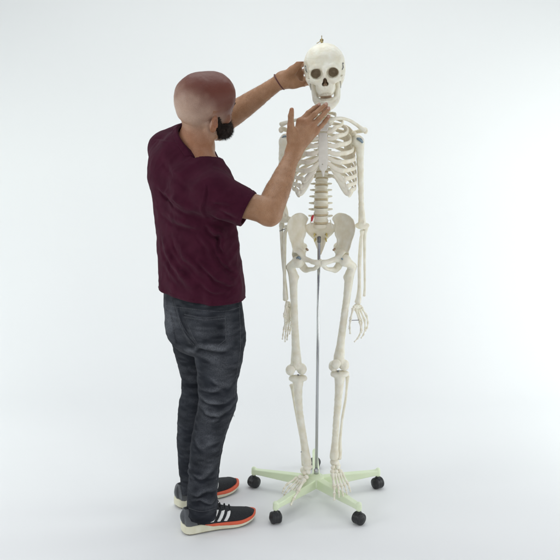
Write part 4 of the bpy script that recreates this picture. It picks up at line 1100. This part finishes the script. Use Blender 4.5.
def build_jeans():
    v = Vol((-.47, -.42, .03), (-.06, .08, .99), .0029)
    v.stack(rows_px(HIPS), 0, ex=2.2, cap=.02)
    v.stack(rows_px(FAR), .012, ex=2.15, cap=.004)
    v2 = Vol((-.47, -.42, .03), (-.06, .08, .99), .0029)
    v2.stack(rows_px(NEAR), 0, ex=2.15, cap=.004)
    zc = at(196, 350, -.2)[2]; Z = v.ax[2][None,None,:]
    # legs melt together above the crotch, stay apart below it
    kk = np.clip((Z-zc+.01)/.05, 0, 1)*.022+.0015
    h = np.maximum(kk-np.abs(v.d-v2.d), 0)/kk
    v.d[:] = np.minimum(v.d, v2.d)-h*h*kk*.25
    # seat
    v.ell(at(206, 330, -.275), (.056, .046, .062), .03); v.ell(at(178, 328, -.19), (.040, .050, .058), .03)
    k0 = fold_fn([
        ([(197, 398), (208, 404), (222, 403), (236, 398)], .0050, .0065), ([(198, 408), (210, 414), (224, 413), (236, 405)], .0050, .0065), ([(198, 388), (210, 392), (226, 388), (237, 380)], .0035, .007),
        ([(206, 423), (216, 421), (226, 412)], .0030, .0065), ([(205, 377), (218, 384), (232, 386)], .0030, .008),
        ([(178, 392), (186, 397), (196, 398)], .0045, .006), ([(178, 403), (187, 408), (196, 408)], .0040, .006), ([(181, 380), (188, 386), (198, 386)], .0035, .006), ([(177, 416), (186, 420), (194, 419)], .0030, .006),
        ([(194, 350), (206, 347), (222, 350), (238, 343)], .0040, .008), ([(196, 344), (190, 350), (180, 352)], .0040, .008), ([(195, 356), (206, 358), (220, 362)], .0030, .008),
        ([(190, 474), (199, 479), (210, 473), (219, 461)], .0030, .008), ([(188, 493), (196, 496), (206, 491), (218, 494)], .0036, .0065), ([(189, 503), (200, 500), (211, 503), (217, 499)], .0030, .005),
        ([(204, 447), (213, 445), (221, 437)], .0024, .009), ([(192, 440), (199, 449), (207, 452)], .0018, .008), ([(181, 470), (187, 474), (194, 470)], .0028, .006), ([(181, 482), (187, 479), (195, 483)], .0030, .005), ([(178, 448), (184, 455), (190, 456)], .0020, .007),
        ([(176, 306), (180, 322), (186, 336), (195, 347)], -.0028, .005)])
    def cl(p):
        pr = np.stack([p[:,0]*.6+p[:,2]*.25, p[:,1]*.6, p[:,2]*1.2-p[:,0]*.3], 1)
        low = .45+.9*np.exp(-((p[:,2]-.50)/.07)**2)+.8*np.clip((.24-p[:,2])/.14, 0, 1)
        return 1.15*k0(p)+1.25*low*(.0036*ridged(pr, 26, 7.7)+.0016*ridged(pr, 58, 2.1))+.0014*vnoise(p, 22)+.0004*vnoise(p, 120)
    v.disp(cl, .014); v.k0 = k0
    # raised patch pockets
    for pts in ([(184, 313), (204.5, 316), (225.5, 314.5), (226.5, 340), (212, 350), (197, 345)], [(163.5, 311), (171, 312), (174, 324), (177, 342), (170, 340), (166, 328)]):
        P = np.array([(q[0], q[2]) for q in [at(x, y, -.30 if pts[0][0] > 180 else -.22) for x, y in pts]])
        m = np.nonzero((np.abs(v.d) < .008)); p2 = np.stack([v.ax[0][m[0]], v.ax[2][m[2]]], 1); ins = np.zeros(len(p2), bool); Yp = v.ax[1][m[1]]
        for i in range(len(P)):
            a, b = P[i], P[(i+1) % len(P)]
            c_ = (a[1] > p2[:,1]) != (b[1] > p2[:,1]); ins ^= c_ & (p2[:,0] < (b[0]-a[0])*(p2[:,1]-a[1])/(b[1]-a[1]+1e-12)+a[0])
        v.d[m] -= np.where(ins & (Yp < -.16), .0032, 0).astype(np.float32)
    return v
jv = build_jeans(); V, F = jv.mesh()
# wear map: pale on raised seat, thigh and knee creases
fnz = vnoise(V, 16)*.5+vnoise(V*np.array([1, 1, 3]), 40)*.5
def blob(px, py, Y, r, s=1): return s*np.exp(-((V-at(px, py, Y))**2/np.array(r)**2).sum(1))
wear = .09+.34*fnz+np.clip(jv.k0(V)*110, -.25, .75)+blob(200, 330, -.30, (.030, .08, .020), .4)+blob(215, 345, -.30, (.035, .08, .008), .5)+blob(228, 330, -.3, (.014, .08, .05), .4)+blob(216, 366, -.30, (.035, .08, .10), .35)+blob(168, 322, -.25, (.03, .08, .05), .5)+blob(208, 440, -.3, (.03, .08, .10), .25)
col = np.clip(np.stack([wear, wear*0, wear*0], 1), 0, 1)
jeans = mk('jeans', V, F, JEANS, man, col=col); jeans['label'] = 'washed black denim jeans'
# stitching laid on the surface
bvh = BVHTree.FromPolygons([Vector(x) for x in V], F.tolist())
def drape(pts, n=14, lift=.0004):
    out = []
    for x, y in spline(pts, n):
        d = at(x, y, 0)-cv; L = np.linalg.norm(d); loc, nr, _, _ = bvh.ray_cast(Vector(cv), Vector(d/L))
        if loc is not None and loc.y < .0: out.append(np.array(loc)+np.array(nr)*lift)
    return out
def stitched(lines):
    parts = []
    for pts in lines:
        P = drape(pts)
        j = 0
        while j < len(P)-1:
            if np.linalg.norm(P[j+1]-P[j]) < .02: parts.append(tube(np.array([P[j], P[j]*.3+P[j+1]*.7]), .00075, 5))
            j += 1
    return merge(*parts)
mk('pocket_stitching', *stitched([[(184.4, 314.4), (204.5, 317.6), (225, 316)], [(184.2, 317), (204.5, 320), (225.2, 318.4)], [(185, 316), (191, 332), (197.6, 344.2)], [(225, 316), (225.6, 328), (225.8, 339.5)], [(197.6, 344.2), (212, 348.6), (225.8, 339.5)],
    [(164, 312.5), (171.6, 313.6)], [(171.6, 313.6), (174.4, 326), (177, 340)]]), STITCH, jeans)
mk('seam_stitching', *stitched([[(172, 300), (176, 314), (183, 331), (194, 345)], [(174, 300), (178, 314), (185, 330), (195.4, 343)], [(239, 304), (240, 325), (240, 350), (236.6, 375), (234, 398)], [(231, 414), (224.5, 434), (219.6, 455), (216, 480)],
    [(163, 305), (185, 308), (210, 311), (228, 310.5), (243, 306)], [(188.4, 508), (202, 511.5), (216, 508)]]), STITCH, jeans)
# frayed threads at the knee
thr = [tube(A((232.6, 414, -.24), (233.8+i*.4, 415.2+i*.5, -.24+.004*i), (233.4+i*.7, 416.6+i*.5, -.238)), .0004, 5, n=3) for i in range(2)]
mk('frayed_threads', *merge(*thr), STITCH, jeans)

# =================================================================== SHOES (local: x forward, y to the outer side, z up)
def shoe_fields(side):
    v = Vol((-.012, -.065, -.005), (.305, .065, .145), .0017)
    L = .288
    out = [(.0, 0), (.006, .024), (.03, .033), (.08, .034), (.13, .037), (.19, .048), (.235, .046), (.268, .032), (.286, .008), (.286, -.010), (.268, -.032), (.235, -.043), (.19, -.043), (.13, -.033), (.08, -.031), (.03, -.031), (.006, -.023)]
    outl = spline([(a, b*side) for a, b in out]+[(0, 0)], 4)[:-1]
    spring = lambda u: .020*np.clip((u-.19)/.10, 0, 1)**2+.006*np.clip((.03-u)/.03, 0, 1)**2
    zt_ = lambda u: .036-.010*np.clip((u-.06)/.16, 0, 1)+.8*spring(u)                     # top of sole
    sole = Vol((-.012, -.065, -.005), (.305, .065, .145), .0017)
    sole.plate(outl, lambda u, w: (zt_(u)+spring(u))/2, lambda u, w: (zt_(u)-spring(u))/2, 0, rd=.006, axes=(0, 1, 2))
    X, Y, Z = np.ix_(*sole.ax)
    # upper
    prof = [(-.002+.012, .030, .100), (.03, .030, .098), (.06, .031, .094), (.09, .033, .096), (.12, .034, .092), (.16, .037, .076), (.20, .0395, .060), (.235, .037, .052), (.262, .028, .046), (.280, .010, .040)]
    P = spline(prof, 5)
    hw = np.interp(sole.ax[0], P[:,0], P[:,1], left=.010, right=.0)[:,None,None]; tp = np.interp(sole.ax[0], P[:,0], P[:,2])[:,None,None]
    base = zt_(X)-.008
    mid = (tp+base)/2*0+base; hgt = tp-base
    cy = side*(.004*np.clip((X-.12)/.1, 0, 1))
    heel = np.clip((.085-X)/.05, 0, 1)
    narrow = 1-(.30*np.clip((Z-.05)/.05, 0, 1)+.12*heel*np.clip((Z-.05)/.05, 0, 1))
    u_ = np.abs(Y-cy)/np.maximum(hw*narrow, .003); w_ = np.maximum(Z-base, 0)/np.maximum(hgt, .01)
    up = ((u_**2.6+w_**3.2)**(1/2.9)-1)*.030
    back = (.004+.05*np.maximum(Z-.04, 0)**1.1)-X                                          # heel curve
    back = (.006-.012*np.sin(np.clip((Z-.03)/.075, 0, 1)*math.pi))+.004-X
    up = smax(up.astype(np.float32), (back+0*up).astype(np.float32), .02)
    up = smax(up, (X-.283+0*up).astype(np.float32), .02)
    up = np.maximum(up, (base-Z+0*up).astype(np.float32))
    # ankle opening
    op = Vol((-.012, -.065, -.005), (.305, .065, .145), .0017); op.d[:] = .08
    op.cone((.052, 0, .075), (.045, 0, .15), .022, .030, 0); op.cone((.085, 0, .082), (.080, 0, .15), .019, .026, .01)
    up_c = smax(up, -op.d, .004)
    return sole, up_c, up, X, Y, Z, zt_, spring
def shoe(side, pos, yaw, label):
    sole, upc, up, X, Y, Z, zt_, spring = shoe_fields(side)
    ca, sa = math.cos(yaw), math.sin(yaw)
    M = np.array([[ca, -sa*1.0, 0, pos[0]], [sa, ca, 0, pos[1]], [0, 0, 1, .001], [0, 0, 0, 1.]])
    # local +y must be the outer side: for the right shoe that is his right
    vol = sole; f32 = lambda a: np.ascontiguousarray(a, dtype=np.float32)
    def make(name, field, m, parent):
        V, F = vol.mesh(f32(field+0*upc)); return mk(name, V, F, m, parent, mat_xf=M) if len(V) else None
    s_up = make('shoe', upc.copy(), KNIT, man); s_up['label'] = label
    zo = zt_(X)
    bandlow = zo-.0125+.016*np.clip((.11-X)/.06, 0, 1)
    foam = np.maximum(sole.d, (Z-bandlow)); make('midsole', np.maximum(foam, spring(X)+.0045-Z), FOAM, s_up)
    make('colour_band', np.maximum(sole.d+.0003, bandlow-Z), ORANGE, s_up)
    make('outsole', np.maximum(sole.d+.0008, Z-spring(X)-.0048), RUBBER, s_up)
    hc_ = np.maximum(upc-.0012, np.maximum(X-(.052-.28*(Z-.04)+.028*np.clip((Z-.09)/.02, 0, 1)*0), zo-.002-Z)); make('heel_counter', np.maximum(hc_, Z-.094), HEELG, s_up)
    for sd in (side, -side):
        for k in range(3):
            x0 = .110+.026*k
            lean = X-(x0+.62*(Z-.045))
            st_ = np.maximum(upc-.0014, np.maximum(np.abs(lean)-.0068, np.maximum(zo+.004-Z, Z-(.076-.006*k))))
            st_ = np.maximum(st_, -sd*Y+.012)
            make('stripe', st_, STRIPE, s_up)
    # toe cap overlay
    make('toe_cap', np.maximum(upc-.0008, np.maximum(.252-X+.0*Z, Z-.046)), KNIT, s_up)
    # laces and tongue
    def W(p): return M[:3,:3]@np.array(p)+M[:3,3]
    ls = []
    for k in range(5):
        x = .108+.018*k; z = np.interp(x, [.10, .12, .16, .20], [.099, .094, .079, .063])
        ls.append(tube([W((x, -.020, z-.010)), W((x+.002, -.010, z-.0005)), W((x+.004, 0, z+.0025)), W((x+.006, .010, z-.0005)), W((x+.008, .020, z-.010))], .0021, 6, n=3))
    for sg in (-1, 1):
        ls.append(tube([W((.112, 0, .100)), W((.120, sg*.014, .112)), W((.130, sg*.024, .104)), W((.122, sg*.012, .099)), W((.112, 0, .100))], .0018, 6, n=4))
        ls.append(tube([W((.112, 0, .100)), W((.128, sg*.010, .100)), W((.146, sg*.020, .090)), W((.152, sg*.028, .080))], .0018, 6, n=4))
    mk('laces', *merge(*ls), KNIT, s_up)
    V, F = tube([W((.088, 0, .088)), W((.092, 0, .108)), W((.090, 0, .120))], [.020, .019, .014], 14, up=(-sa, ca, 0), flat=.22, n=4)
    mk('tongue', V, F, STRIPE, s_up)
    return s_up
shoe(-1, (-.356, -.282), math.radians(23), 'black running shoe with white stripes and orange band, nearer foot')
shoe(1, (-.398, -.092), math.radians(37), 'black running shoe with white stripes and orange band, farther foot')
print('done')
